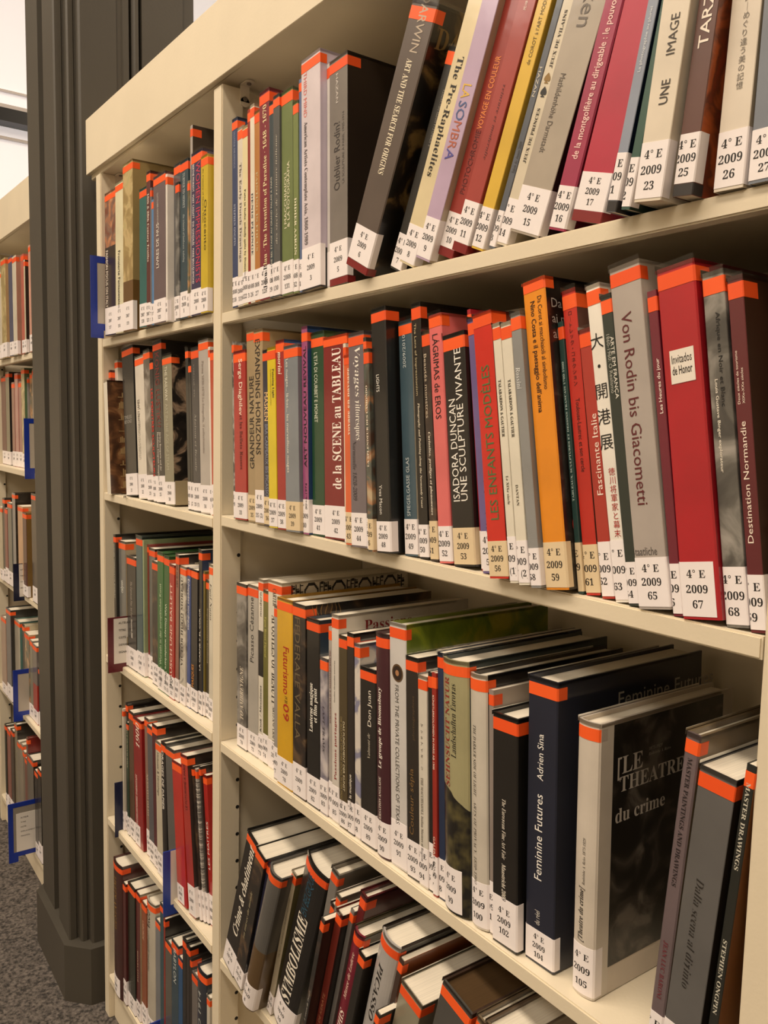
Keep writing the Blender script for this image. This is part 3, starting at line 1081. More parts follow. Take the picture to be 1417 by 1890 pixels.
  (-0.9992, -0.006, 1.2303, 0.0229, 0.2594, 0.0411, -2.8, '2009 38', 'dark red spine book with blue front cover numbered 2009 38, second right shelf', {'c': '9c2420', 's': '2c5a8c', 't': [('morini', 'f0dcc8', 'D', 0.82, 0.94, 0.5, 0.5, 'X')]}),
  (-0.961, -0.0065, 1.2311, 0.0371, 0.25, 0.041, -2.9, '2009 39', 'steel grey book numbered 2009 39, second right shelf', {'c': '7c8288', 's': '74767c', 'k': 1, 't': [('Les nuages... là-bas... les merveilleux nuages', 'ece6d8', 'D', 0.32, 0.93, 0.25, 0.2, 's')]}),
  (-0.946, -0.0013, 1.2299, 0.0144, 0.2733, 0.0464, -2.6, '2009 40', 'mauve pink book numbered 2009 40, second right shelf', {'c': '9a4c78', 's': '26406c', 'tz': 0.03, 't': [('ART NOUVEAU REVIVAL', '1e1820', 'U', 0.3, 0.93, 0.55, 0.55, 'b'), ('1966-1974', '1e1820', 'U', 0.12, 0.26, 0.6, 0.3, 'b')]}),
  (-0.9139, 0.004, 1.2306, 0.0315, 0.2645, 0.0403, -2.6, '2009 41', 'dark green hardback numbered 2009 41, second right shelf', {'c': '1d4428', 's': '3a4a24', 'hard': 1, 'tz': 0.03, 't': [('L’ETÀ DI COURBET E MONET', 'd8dcc8', 'D', 0.56, 0.9, 0.4, 0.3, 's')]}),
  (-0.8589, 0.0036, 1.2317, 0.0544, 0.2557, 0.0425, -2.6, '2009 42', 'wide dark red hardback numbered 2009 42, second right shelf', {'c': '7c1c1c', 'tz': 0.0, 't': [('de la SCÈNE au TABLEAU', 'f4e8dc', 'U', 0.25, 0.94, 0.55, 0.44, 'S')]}),
  (-0.8514, -0.0023, 1.2295, 0.0057, 0.2443, 0.0391, -2.9, None, 'thin white book peeking over orange paperback 2009 43 on second right shelf', {'c': 'd8ccb8'}),
  (-0.8323, -0.0057, 1.2302, 0.017, 0.2294, 0.0398, -3.2, '2009 43', 'narrow orange book numbered 2009 43, second right shelf', {'c': 'd86030', 'k': 1, 'tz': 0, 't': [('voyage en paysage', 'f4e0c8', 'U', 0.58, 0.93, 0.55, 0.4, 'S')]}),
  (-0.7977, -0.0099, 1.2313, 0.0323, 0.2535, 0.0411, -3.7, '2009 44', 'wide mauve grey book numbered 2009 44, second right shelf', {'c': '6e6468', 't': [('Voyages', 'f2ece0', 'D', 0.7, 0.93, 0.6, 0.42, 'I'), ('pittoresques', 'f2ece0', 'D', 0.5, 0.69, 0.6, 0.42, 'I'), ('Normandie 1820-2009', '3c3438', 'D', 0.22, 0.5, 0.3, 0.28, 'I')]}),
  (-0.7893, -0.0112, 1.2296, 0.0055, 0.2469, 0.0377, -4.2, '2009 45', 'dark book rising behind the pictorial book 2009 46 on second right shelf', {'c': '3a3430'}),
  (-0.7771, -0.0152, 1.23, 0.01, 0.2329, 0.0378, -4.6, '2009 46', 'narrow pictorial brown and teal book numbered 2009 46, second right shelf', {'c': '7a5a44', 'p': 2, 'k': 1, 't': [('LA SPLENDEUR DES CAMONDO', 'f0e4d0', 'U', 0.42, 0.82, 0.45, 0.4, 'S')]}),
  (-0.7477, -0.0112, 1.2315, 0.0279, 0.2773, 0.0363, -4.8, '2009 48', 'tall black hardback numbered 2009 48, second right shelf', {'c': '1c1a18', 's': '14120f', 'hard': 1, 't': [('LIGHTS', 'e8e4da', 'D', 0.66, 0.73, 0.4, 0.24, 's'), ('Yves Macon', 'e8e4da', 'D', 0.16, 0.28, 0.4, 0.24, 's')]}),
  (-0.7189, 0.0043, 1.2313, 0.0231, 0.2622, 0.0413, -5.2, '2009 49', 'blue grey book numbered 2009 49, second right shelf', {'c': '3f5560', 's': 'c8bca4', 't': [('SPIEGELGASSE GLAS', 'c0c8c8', 'U', 0.17, 0.42, 0.4, 0.3, 's'), ('2009/2010', 'c0c8c8', 'U', 0.8, 0.94, 0.4, 0.26, 's')]}),
  (-0.7006, 0.0051, 1.2308, 0.0159, 0.2798, 0.0376, -5.7, '2009 50', 'tall black book numbered 2009 50, second right shelf', {'c': '1e1a16', 's': '181410', 't': [('The Lens of Impressionism', 'c8b890', 'D', 0.64, 0.92, 0.4, 0.26, 's'), ('Photography and Painting along the Normandy Coast', 'e0d6c0', 'D', 0.2, 0.61, 0.5, 0.24, 'X')]}),
  (-0.6849, 0.0052, 1.2306, 0.0126, 0.249, 0.0435, -6.2, '2009 51', 'pictorial black book numbered 2009 51, second right shelf', {'c': '4c3c34', 'p': 3, 'k': 1, 't': [('Beautés monstres', 'c8b8a0', 'D', 0.57, 0.95, 0.4, 0.42, 's'), ('Curiosités, prodiges et phénomènes', 'e8e0d0', 'D', 0.2, 0.56, 0.55, 0.34, 'X')]}),
  (-0.6614, 0.0049, 1.2317, 0.0211, 0.2643, 0.0394, -6.7, '2009 52', 'salmon pink hardback numbered 2009 52, second right shelf', {'c': 'd86a68', 'hard': 1, 'tz': 0.005, 't': [('LÁGRIMAS de EROS', '1c1414', 'D', 0.58, 0.92, 0.5, 0.5, 'b')]}),
  (-0.6252, 0.0053, 1.2334, 0.0336, 0.2414, 0.0401, -7.2, '2009 53', 'wide black hardback numbered 2009 53, second right shelf', {'c': '1f1b18', 'k': 1, 'hard': 1, 't': [('ISADORA DUNCAN', 'eeeae0', 'U', 0.28, 0.72, 0.3, 0.36, 's'), ('UNE SCULPTURE VIVANTE', 'eeeae0', 'U', 0.28, 0.93, 0.66, 0.36, 's')]}),
  (-0.6175, 0.0112, 1.2299, 0.005, 0.2664, 0.0407, -7.6, None, 'crimson book rising behind the red and green lettered book 2009 56', {'c': '9a1c28', 's': '9a1c28'}),
  (-0.5883, 0.0031, 1.2325, 0.0234, 0.2554, 0.042, -8.1, '2009 54', 'thin violet book numbered 2009 54, second right shelf', {'c': '6a5a8c', 't': [('Wandering Soul', '1c1828', 'U', 0.16, 0.36, 0.6, 0.5, 'b')]}),
  (-0.5607, -0.0112, 1.2329, 0.0256, 0.2557, 0.0359, -8.4, '2009 56', 'wide bright red book numbered 2009 56, second right shelf', {'c': 'c82a1c', 's': '6a2a1c', 'k': 1, 'tz': 0.003, 't': [('LES ENFANTS MODÈLES', '4c7040', 'U', 0.22, 0.8, 0.5, 0.5, 's')]}),
  (-0.5478, -0.0112, 1.2308, 0.0105, 0.2451, 0.0436, -8.7, '2009 57 (1)', 'thin cream book numbered 2009 57 (1), second right shelf', {'c': 'ddd6c4', 't': [('TALABARDON & GAUTIER', '2c2820', 'D', 0.56, 0.78, 0.5, 0.4, 'S'), ('Le XIXe siècle', '5a5448', 'D', 0.3, 0.41, 0.6, 0.34, 'S')]}),
  (-0.5333, -0.0112, 1.2313, 0.0133, 0.2446, 0.0411, -8.8, '2009 57 (2)', 'thin cream twin book numbered 2009 57 (2), second right shelf', {'c': 'ddd6c4', 't': [('TALABARDON & GAUTIER', '2c2820', 'D', 0.56, 0.78, 0.5, 0.32, 'S'), ('DANTAN', '5a5448', 'D', 0.3, 0.38, 0.5, 0.28, 'S')]}),
  (-0.5186, -0.0112, 1.2312, 0.0124, 0.2528, 0.0361, -9.2, '2009 58', 'silver grey book numbered 2009 58, second right shelf', {'c': '8a8a88', 's': '7c7c7a', 't': [('Rossini', 'd0d0cc', 'D', 0.72, 0.8, 0.4, 0.5, 'X')]}),
  (-0.4909, -0.0061, 1.2335, 0.027, 0.28, 0.0427, -9.2, '2009 59', 'tall bright orange book numbered 2009 59, second right shelf', {'c': 'e08a1c', 's': '1c1410', 'k': 1, 'tz': 0, 'cover': 'corot', 'hard': 1, 't': [('Nino Costa e il paesaggio dell’anima', '241408', 'D', 0.57, 0.93, 0.42, 0.24, 'b'), ('Da Corot ai macchiaioli al simbolismo', '241408', 'D', 0.64, 0.94, 0.74, 0.22, 's')]}),
  (-0.4838, 0.0056, 1.2301, 0.0059, 0.2423, 0.0453, -9.1, '2009 60', 'narrow dark green book numbered 2009 60, second right shelf', {'c': '26403c', 'k': 1, 't': [('TABLEAUX, SCULPTURES ET DESSINS FRANÇAIS 1700-1900', 'b8c8c0', 'U', 0.26, 0.93, 0.5, 0.4, 'S')]}),
  (-0.4666, 0.0071, 1.2317, 0.0155, 0.2699, 0.0443, -9.4, '2009 61', 'red paperback with Japanese lettering numbered 2009 61, second right shelf', {'c': 'b8281c', 's': '5a3a30', 'k': 1, 't': [('ロートレック・コネクション', '241010', 'D', 0.68, 0.93, 0.5, 0.4, 's'), ('Toulouse-Lautrec et son cercle', '241010', 'D', 0.4, 0.64, 0.55, 0.34, 's')]}),
  (-0.4508, 0.0067, 1.2315, 0.0133, 0.234, 0.0489, -9.8, '2009 62', 'dull red book numbered 2009 62, second right shelf', {'c': 'a83428', 't': [('Fascinante Italie', 'f2dccc', 'U', 0.38, 0.68, 0.6, 0.55, 's')]}),
  (-0.4334, 0.0045, 1.2318, 0.0146, 0.2708, 0.0523, -10.3, '2009 63', 'white book with black and red Japanese characters numbered 2009 63, second right shelf', {'c': 'e6e0d4', 't': [('大・開港展', '141210', 'D', 0.46, 0.86, 0.45, 0.8, 's'), ('徳川将軍家と幕末', 'a82820', 'D', 0.2, 0.42, 0.62, 0.42, 's')]}),
  (-0.4212, 0.0022, 1.2312, 0.0113, 0.2604, 0.0363, -10.1, '2009 64', 'narrow dark green grey book numbered 2009 64, second right shelf', {'c': '2c332c', 't': [('ARTE EM FRANÇA', 'e8e4d8', 'D', 0.66, 0.86, 0.75, 0.36, 'b'), ('1860-1960: O Realismo', 'b0b0a4', 'D', 0.68, 0.87, 0.4, 0.36, 's')]}),
  (-0.391, -0.0004, 1.2342, 0.0297, 0.2803, 0.0417, -9.7, '2009 65', 'thick pale grey book numbered 2009 65, second right shelf', {'c': 'a89e96', 's': 'b8b0a4', 't': [('Von Rodin bis Giacometti', '5c1c20', 'D', 0.3, 0.86, 0.45, 0.4, 's'), ('Staatliche', '5a5450', 'H', 0.155, 0.18, 0.35, 0.13, 's')]}),
  (-0.3806, 0.0013, 1.2306, 0.0086, 0.257, 0.0412, -9.2, '2009 66', 'narrow maroon book numbered 2009 66, second right shelf', {'c': '6c1c2c', 't': [('Les Heures du jour', 'f0e0d4', 'U', 0.62, 0.79, 0.55, 0.4, 'b')]}),
  (-0.3468, -0.0001, 1.2343, 0.0334, 0.2725, 0.044, -8.8, '2009 67', 'thick crimson binder like book numbered 2009 67, second right shelf', {'c': 'a81420', 's': '8c101c', 'hard': 1, 'labw': 0.9, 'plate': 1, 't': []}),
  (-0.3282, 0.0045, 1.2317, 0.0175, 0.2647, 0.0449, -8.3, '2009 68', 'pictorial grey book numbered 2009 68, second right shelf', {'c': '6e6a64', 'p': 4, 't': [('Afrique en Noir et Blanc', '1c1a18', 'D', 0.56, 0.94, 0.62, 0.22, 'b'), ('Louis Gustave Binger explorateur', 'e8e0d0', 'D', 0.38, 0.75, 0.35, 0.16, 'b')]}),
  (-0.3144, 0.0048, 1.2309, 0.0121, 0.2592, 0.0419, -8.1, '2009 69', 'maroon hardback numbered 2009 69, second right shelf', {'c': '5c1a20', 's': '3a2014', 't': [('Destination Normandie', 'f0e0d0', 'U', 0.24, 0.6, 0.4, 0.42, 's'), ('Deux siècles de tourisme', 'f0e0d0', 'U', 0.64, 0.79, 0.26, 0.18, 's'), ('XIXe-XXe siècles', 'f0e0d0', 'U', 0.64, 0.74, 0.56, 0.18, 's')]}),
 ],
 'M3': [
  (-1.1597, 0.0158, 0.858, 0.0335, 0.2669, 0.038, -1.0, '2009 70', 'pictorial grey book numbered 2009 70, third right shelf', {'c': '6a6460', 'p': 4, 't': [('TO AMBREVIGNE', 'd8ccb8', 'U', 0.18, 0.5, 0.5, 0.4, 'X')]}),
  (-1.1251, 0.0182, 0.8579, 0.0341, 0.2695, 0.0362, -0.9, '2009 72', 'pale grey book numbered 2009 72, third right shelf', {'c': 'aaa49a', 't': [('Picasso Cézanne', '3a3834', 'U', 0.55, 0.93, 0.4, 0.42, 's')]}),
  (-1.1089, 0.0186, 0.8576, 0.0156, 0.2832, 0.042, -0.8, '2009 73', 'white and black striped book numbered 2009 73, third right shelf', {'c': 'd8d0c0', 'mid': '1c1a18', 'midz': (0.47, 0.72), 't': [('modern', '2a2826', 'U', 0.8, 0.93, 0.5, 0.45, 's'), ('Ksok / Messiaens', '2a2826', 'U', 0.16, 0.42, 0.5, 0.42, 'I')]}),
  (-1.0922, 0.0183, 0.8576, 0.0161, 0.269, 0.0471, -0.7, '2009 74', 'narrow olive book numbered 2009 74, third right shelf', {'c': '6a662c', 't': [('Egon Roser Figural', 'b8b060', 'D', 0.62, 0.85, 0.5, 0.4, 'S')]}),
  (-1.0499, 0.0179, 0.858, 0.0414, 0.2875, 0.0437, -0.8, '2009 75', 'white paperback with leaded glass pattern cover numbered 2009 75, third right shelf', {'c': 'dcd4c2', 's': 'd8cdb8', 'cover': 'glass', 't': [('APOSTLES OF BEAUTY', '3c3830', 'D', 0.35, 0.82, 0.5, 0.5, 'S'), ('CARTER', '3c3830', 'D', 0.87, 0.96, 0.5, 0.4, 'S'), ('ARTS AND CRAFTS', '3c3830', 'D', 0.14, 0.34, 0.5, 0.36, 'S')]}),
  (-1.0361, 0.0053, 0.8576, 0.0125, 0.258, 0.0486, -1.0, '2009 77', 'thin grey book numbered 2009 77, third right shelf', {'c': '9a948c'}),
  (-0.99, 0.0029, 0.8584, 0.0443, 0.2726, 0.0414, -1.3, '2009 78', 'bright yellow hardback numbered 2009 78, third right shelf', {'c': 'd0a01c', 's': 'a87c1c', 'hard': 1, 't': [('Futurismo', 'a82418', 'D', 0.5, 0.75, 0.62, 0.42, 'b'), ('09', 'a82418', 'D', 0.36, 0.45, 0.62, 0.42, 'b'), ('19 20', '2c2414', 'D', 0.455, 0.49, 0.62, 0.3, 'b')]}),
  (-0.9541, 0.0036, 0.8583, 0.0345, 0.2725, 0.0472, -1.5, '2009 79', 'pictorial dark brown book numbered 2009 79, third right shelf', {'c': '2c2620', 's': '2a241e', 'p': 3, 'cover': 'waves', 't': [('FEDERALE VALLA', '6a5c44', 'D', 0.3, 0.93, 0.4, 0.5, 's')]}),
  (-0.9192, 0.0051, 0.8583, 0.0337, 0.2586, 0.0428, -1.7, '2009 82', 'black hardback with white gothic lettering numbered 2009 82, third right shelf', {'c': '1a1816', 's': '26384a', 'hard': 1, 't': [('Lanterne magique', 'f0ece0', 'U', 0.4, 0.66, 0.35, 0.3, 'S'), ('et film peint', 'f0ece0', 'U', 0.46, 0.64, 0.68, 0.3, 'S')]}),
  (-0.9, 0.0057, 0.8579, 0.0181, 0.2119, 0.0479, -1.8, '2009 83', 'pale lilac figured book numbered 2009 83, third right shelf', {'c': 'a09a9c', 'p': 5, 't': [('LAST TRAMS', '3c3640', 'D', 0.3, 0.8, 0.5, 0.3, 'X')]}),
  (-0.8909, 0.0074, 0.8576, 0.008, 0.2563, 0.0505, -1.9, '2009 84', 'narrow grey book, eleventh from left on third right shelf', {'c': 'a49c94', 't': [('WIENERWALD & SOMMERFRISCHE', '6a3030', 'U', 0.5, 0.88, 0.5, 0.4, 'S')]}),
  (-0.8731, 0.0066, 0.858, 0.0166, 0.2747, 0.0487, -2.0, '2009 85', 'white hardback with red lettered front numbered 2009 85, third right shelf', {'c': 'cfc8be', 's': 'd4ccc0', 'cover': 'passions', 't': [('Passions partagées', '8c2c28', 'U', 0.2, 0.54, 0.5, 0.36, 'S'), ('Gothic Grandes oeuvres', '3c3834', 'U', 0.58, 0.78, 0.4, 0.2, 's')]}),
  (-0.8518, 0.0057, 0.8581, 0.0184, 0.2516, 0.0364, -2.2, '2009 86', 'olive brown book numbered 2009 86, third right shelf', {'c': '4c4028', 't': [('DAS FUNDAMENT DER KUNST', 'd8ccac', 'D', 0.2, 0.56, 0.62, 0.26, 'b'), ('DIE SKULPTUR UND IHRE SOCKEL IN DER MODERNE', '98885c', 'D', 0.1, 0.58, 0.3, 0.24, 'b')]}),
  (-0.8361, 0.0059, 0.8579, 0.0146, 0.2588, 0.0421, -2.3, '2009 87', 'narrow black book numbered 2009 87, third right shelf', {'c': '2a2420', 't': [('Voir la musique', 'e8e0d0', 'U', 0.12, 0.3, 0.4, 0.42, 'b')]}),
  (-0.8229, 0.0068, 0.8579, 0.0122, 0.2484, 0.0436, -2.4, '2009 88', 'narrow orange edged book numbered 2009 88, third right shelf', {'c': 'd8cfc4', 'left': 'd8482c', 'p': 6}),
  (-0.7885, 0.0065, 0.8589, 0.0332, 0.2226, 0.0438, -2.6, '2009 89', 'wide black pictorial book numbered 2009 89, third right shelf', {'c': '221e1a', 's': '181410', 'hard': 1, 't': [('Don Juan', 'e8e0d0', 'U', 0.68, 0.88, 0.6, 0.26, 's'), ('Valmont de', 'b8b0a0', 'U', 0.5, 0.64, 0.55, 0.2, 'I')]}),
  (-0.7601, 0.0072, 0.8587, 0.0267, 0.2724, 0.0443, -2.8, '2009 90', 'rounded maroon hardback numbered 2009 90, third right shelf', {'c': '401a22', 'hard': 1, 'rnd': 0.1, 't': [('Le groupe de Bloomsbury', 'f0e8dc', 'U', 0.4, 0.76, 0.35, 0.32, 'S'), ('CONVERSATION ANGLAISE', 'd8ccc0', 'U', 0.12, 0.36, 0.35, 0.22, 'S')]}),
  (-0.7271, 0.0075, 0.859, 0.0319, 0.2899, 0.0555, -3.0, '2009 91', 'wide white hardback with round portrait medallion numbered 2009 91, third right shelf', {'c': 'c8c4c0', 's': '6c7a1c', 'hard': 1, 'cover': 'greenpaint', 'medal': 1, 't': [('FROM THE PRIVATE COLLECTIONS OF TEXAS', '54524e', 'D', 0.18, 0.75, 0.45, 0.26, 's')]}),
  (-0.7037, 0.0067, 0.8586, 0.0222, 0.2577, 0.0445, -3.1, '2009 93', 'black paperback with sepia lettering numbered 2009 93, third right shelf', {'c': '28221c', 's': '1c1814', 't': [('Couleur sépia', '7c6038', 'U', 0.2, 0.5, 0.4, 0.4, 's'), ('photographies', '5c4a34', 'U', 0.62, 0.84, 0.6, 0.22, 's')]}),
  (-0.6874, 0.0065, 0.8582, 0.0157, 0.241, 0.0456, -3.1, '2009 94', 'white book numbered 2009 94, third right shelf', {'c': 'cfc8ba', 't': [('THE MACCHIAIOLI, Italian Masters of Realism', '6a6458', 'D', 0.12, 0.52, 0.4, 0.3, 'S'), ('マッキアイオーリ', '3c3830', 'D', 0.55, 0.78, 0.4, 0.24, 's')]}),
  (-0.6781, 0.0077, 0.8578, 0.0086, 0.2485, 0.0755, -3.1, '2009 96', 'thin black book numbered 2009 96, third right shelf', {'c': '1c1814'}),
  (-0.6698, 0.0055, 0.8578, 0.0076, 0.2503, 0.045, -3.1, '2009 97', 'narrow brick red book numbered 2009 97, third right shelf', {'c': '94281c', 't': [('KÜNSTLERKOLONIEN IN PARIS AB 1900', 'f0dccc', 'D', 0.57, 0.9, 0.4, 0.42, 'b'), ('GALERIE BLAN', 'f0dccc', 'D', 0.08, 0.28, 0.4, 0.5, 's')]}),
  (-0.6582, 0.0075, 0.858, 0.0105, 0.2744, 0.0456, -3.3, '2009 98', 'narrow navy book numbered 2009 98, third right shelf', {'c': '1e2c48'}),
  (-0.6161, 0.0065, 0.8598, 0.041, 0.2727, 0.049, -3.4, '2009 99', 'thick pictorial book, landscape above dark city numbered 2009 99, third right shelf', {'c': '9c9670', 's': '3c4444', 'land': 1, 'rnd': 0.16, 'hard': 1, 'labw': 0.8, 't': [('SEHNSUCHT NATUR', '8c2c24', 'U', 0.5, 0.93, 0.3, 0.26, 'S'), ('Landschaften Europas', '1c1c18', 'U', 0.62, 0.91, 0.56, 0.22, 'I')]}),
  (-0.5902, 0.0084, 0.8589, 0.0253, 0.2657, 0.0491, -3.4, '2009 100', 'rounded white hardback numbered 2009 100, third right shelf', {'c': 'c4bcae', 's': '28221e', 'rnd': 0.14, 'hard': 1, 't': [('THE DARKER SIDE OF LIGHT', '3c3830', 'D', 0.52, 0.8, 0.38, 0.22, 'I'), ('ARTS OF PRIVACY, 1850-1900', '5c5850', 'D', 0.17, 0.5, 0.38, 0.2, 'I')]}),
  (-0.5823, 0.0095, 0.8578, 0.0073, 0.2541, 0.0588, -3.3, '2009 101', 'pale grey paperback, 26th from left on third right shelf', {'c': '8c8078', 's': 'a89a8c'}),
  (-0.5466, 0.0053, 0.859, 0.0351, 0.235, 0.0495, -2.7, '2009 102', 'wide black book numbered 2009 102, third right shelf', {'c': '1a1714', 's': '14120f', 'hard': 1, 't': [('The European Fine Art Fair', 'e0d8c8', 'D', 0.38, 0.64, 0.48, 0.18, 'I'), ('Maastricht 2009', 'e0d8c8', 'D', 0.2, 0.36, 0.48, 0.18, 'X')]}),
  (-0.5057, 0.0132, 0.8587, 0.0377, 0.2813, 0.032, -2.0, '2009 104', 'big navy hardback with computer style lettering numbered 2009 104, third right shelf', {'c': '1c2030', 's': '1a1e2c', 'hard': 1, 'cover': 'futures', 't': [('Feminine Futures', 'f0ece4', 'U', 0.3, 0.6, 0.42, 0.3, 'x'), ('Adrien Sina', 'f0ece4', 'U', 0.65, 0.81, 0.45, 0.24, 'x'), ('du réel', 'c8c4bc', 'U', 0.14, 0.19, 0.42, 0.2, 's')]}),
  (-0.4602, 0.0168, 0.858, 0.0252, 0.2567, 0.048, -1.5, '2009 105', 'rounded white hardback with black crime scene cover numbered 2009 105, third right shelf', {'c': 'c8beb0', 's': 'c4b8a8', 'rnd': 0.12, 'hard': 1, 'cover': 'crime', 't': [('[Théâtre du crime]', '1c1814', 'U', 0.2, 0.4, 0.4, 0.26, 'X'), ('Rodolphe A. Reiss 1875-1929', '4c463e', 'U', 0.41, 0.58, 0.5, 0.14, 'I')]}),
  (-0.3794, 0.0, 0.8574, 0.0128, 0.285, 0.0437, 4.3, '2009 106', 'tall mauve grey catalogue of master paintings, 30th from left on third right shelf', {'c': '685a5c', 's': '6c5c44', 'hard': 1, 'labz': 1, 't': [('MASTER PAINTINGS AND DRAWINGS', '241c1e', 'D', 0.55, 0.93, 0.5, 0.36, 'S'), ('JEAN LUC BARONI', '6c2c34', 'D', 0.2, 0.38, 0.5, 0.36, 'S')]}),
  (-0.3482, 0.0, 0.8574, 0.0305, 0.2614, 0.0437, 4.7, '2009 107', 'thick steel grey book lettered Dalla scena al dipinto, 31th from left on third right shelf', {'c': '5e5c5a', 's': '2c241c', 'labz': 1, 't': [('Dalla scena al dipinto', '2a2622', 'D', 0.3, 0.66, 0.45, 0.26, 'I')]}),
  (-0.3346, 0.0, 0.8574, 0.0077, 0.2772, 0.0437, 4.6, '2009 108', 'dark green master drawings catalogue, 32th from left on third right shelf', {'c': '23241f', 's': '7c4c24', 't': [('MASTER DRAWINGS', 'c8c4b4', 'D', 0.7, 0.95, 0.5, 0.5, 'S'), ('STEPHEN ONGPIN', 'c8c4b4', 'D', 0.26, 0.5, 0.5, 0.5, 'S')]}),
 ],
 'L1': [
  (-1.6987, -0.0112, 1.5495, 0.0664, 0.2839, 0.0586, 1.0, '2007 117', 'narrow orange over dark pictorial book numbered 2007 117, top left shelf', {'c': 'd07048', 'bot': '33261f', 'botz': 0.62, 'p': 2, 't': [('FASHION FOCUS ON ITALY', 'ece0d0', 'D', 0.2, 0.6, 0.2, 0.25, 'b')]}),
  (-1.653, -0.0112, 1.5495, 0.045, 0.2897, 0.0553, 0.9, '2007 118', 'narrow cream book numbered 2007 118, top left shelf', {'c': 'e0d8b4', 't': [('Fronsierte Fantasieteien', '2c2820', 'D', 0.17, 0.55, 0.5, 0.34, 'b')]}),
  (-1.5972, -0.0112, 1.5495, 0.0544, 0.3152, 0.0563, 0.7, '2007 119', 'wide beige landscape book numbered 2007 119, top left shelf', {'c': 'b89c6a', 's': '9a8456', 'bot': '6a4c24', 'botz': 0.3, 'p': 7}),
  (-1.5231, -0.0112, 1.5495, 0.0364, 0.2496, 0.0431, 0.7, '2007 120', 'teal green book numbered 2007 120, top left shelf', {'c': '2c6460'}),
  (-1.5037, -0.0112, 1.5495, 0.0183, 0.2725, 0.0418, 0.6, '2007 121', 'narrow maroon book numbered 2007 121, top left shelf', {'c': '5c2c28', 't': [('16th & 20th Century Textiles', 'e8dccc', 'D', 0.42, 0.86, 0.5, 0.5, 'S')]}),
  (-1.4965, -0.0112, 1.5495, 0.0061, 0.2414, 0.0391, 0.4, '2007 122', 'thin grey book numbered 2007 122, top left shelf', {'c': '6a6a70'}),
  (-1.4853, -0.0112, 1.5495, 0.0089, 0.2191, 0.0375, 0.0, '2007 123', 'thin sky blue book, seventh from left on top left shelf', {'c': '5484b4'}),
  (-1.4295, -0.0112, 1.5495, 0.0553, 0.2555, 0.0423, 0.0, '2007 125', 'wide mauve grey book numbered 2007 125, top left shelf', {'c': '6a5a5c', 't': [('LIVRES DE NUS', 'e8e0d4', 'U', 0.38, 0.68, 0.35, 0.26, 's'), ('ALESSANDRO BERTOLOTTI', 'c8c0b8', 'U', 0.68, 0.88, 0.38, 0.16, 's')]}),
  (-1.4217, -0.0103, 1.5495, 0.0073, 0.2485, 0.037, 0.0, '2008 1', 'white paperback numbered 2008 1, top left shelf', {'c': 'ddd6cc', 't': [('In the Forest of Fontainebleau', '9a948c', 'D', 0.38, 0.76, 0.6, 0.26, 'I')]}),
  (-1.3933, 0.0016, 1.5495, 0.0278, 0.2641, 0.0427, 0.0, '2008 4', 'dark grey book rising behind pictorial 2008 3 on top left shelf', {'c': '4a4c50'}),
  (-1.3777, -0.0071, 1.5495, 0.0151, 0.2267, 0.0393, 0.0, '2008 3', 'grey pictorial book numbered 2008 3, top left shelf', {'c': '5c6064', 'p': 4}),
  (-1.3448, -0.0047, 1.5495, 0.0323, 0.2578, 0.0444, 0.0, '2008 5', 'slate blue book numbered 2008 5, top left shelf', {'c': '344850', 't': [('TURNER TO MONET', 'a8b0b0', 'D', 0.7, 0.92, 0.5, 0.4, 'S'), ('the triumph of landscape painting', 'a8b0b0', 'D', 0.36, 0.66, 0.5, 0.3, 'I')]}),
  (-1.337, -0.0056, 1.5495, 0.0073, 0.2195, 0.0385, 0.0, '2008 6', 'narrow colourful book numbered 2008 6, top left shelf', {'c': 'a8884c', 'p': 2}),
  (-1.3277, -0.0039, 1.5495, 0.0087, 0.3049, 0.04, 0.0, None, 'tall pale spined book standing behind the purple book 2008 8 on top left shelf', {'c': 'a8a098', 's': '3a3028'}),
  (-1.2842, -0.006, 1.5495, 0.043, 0.258, 0.0425, 0.0, '2008 8', 'purple paperback with red lettering numbered 2008 8, top left shelf', {'c': '3c3454', 't': [('WOMEN IMPRESSIONISTS', 'c83c54', 'D', 0.2, 0.93, 0.65, 0.44, 'b'), ('BERTHE MORISOT · MARY CASSATT · EVA GONZALÈS · MARIE BRACQUEMOND', 'f0e8e0', 'D', 0.2, 0.93, 0.2, 0.2, 'b')]}),
  (-1.2578, -0.0082, 1.5495, 0.0259, 0.2424, 0.0385, 0.0, '2008 9', 'wide bright yellow book numbered 2008 9, top left shelf', {'c': 'ccb02c', 't': [('Ottocento', '3c341c', 'D', 0.4, 0.72, 0.7, 0.42, 's'), ('da Canova al Quarto Stato', '7a6c24', 'D', 0.58, 0.92, 0.36, 0.2, 'S')]}),
 ],
 'L2': [
  (-1.805, 0.0104, 1.2234, 0.0112, 0.275, 0.0, -4.8, None, 'grey book behind the pulled out library photograph book on second left shelf', {'c': '6a665c'}),
  (-1.7926, 0.0135, 1.2235, 0.0117, 0.2628, 0.0, -4.8, None, 'short dark red book behind the library photograph book on second left shelf', {'c': '6c3024'}),
  (-1.7736, 0.0232, 1.224, 0.0184, 0.2842, 0.0, -4.8, None, 'pale grey book between the dark red one and the black book 2008 21', {'c': 'c8c0b4'}),
  (-1.7513, -0.0076, 1.2243, 0.0218, 0.2381, 0.0, -4.8, None, 'short white spined book with brown library photograph cover, pulled forward on second left shelf', {'c': 'e0d8c8', 's': '5c3c24', 'cover': 'library', 'notape': 1, 'nolabel': 1}),
  (-1.6421, 0.0112, 1.2278, 0.0654, 0.3021, 0.0457, -4.7, '2008 21', 'wide black book numbered 2008 21, second left shelf', {'c': '201e1c', 's': '1c1a18', 'ribbon': 1, 't': [('TIMELESS', 'a8a49c', 'H', 0.52, 0.545, 0.4, 0.2, 's'), ('BEYOND', 'a8a49c', 'H', 0.49, 0.515, 0.4, 0.2, 's')]}),
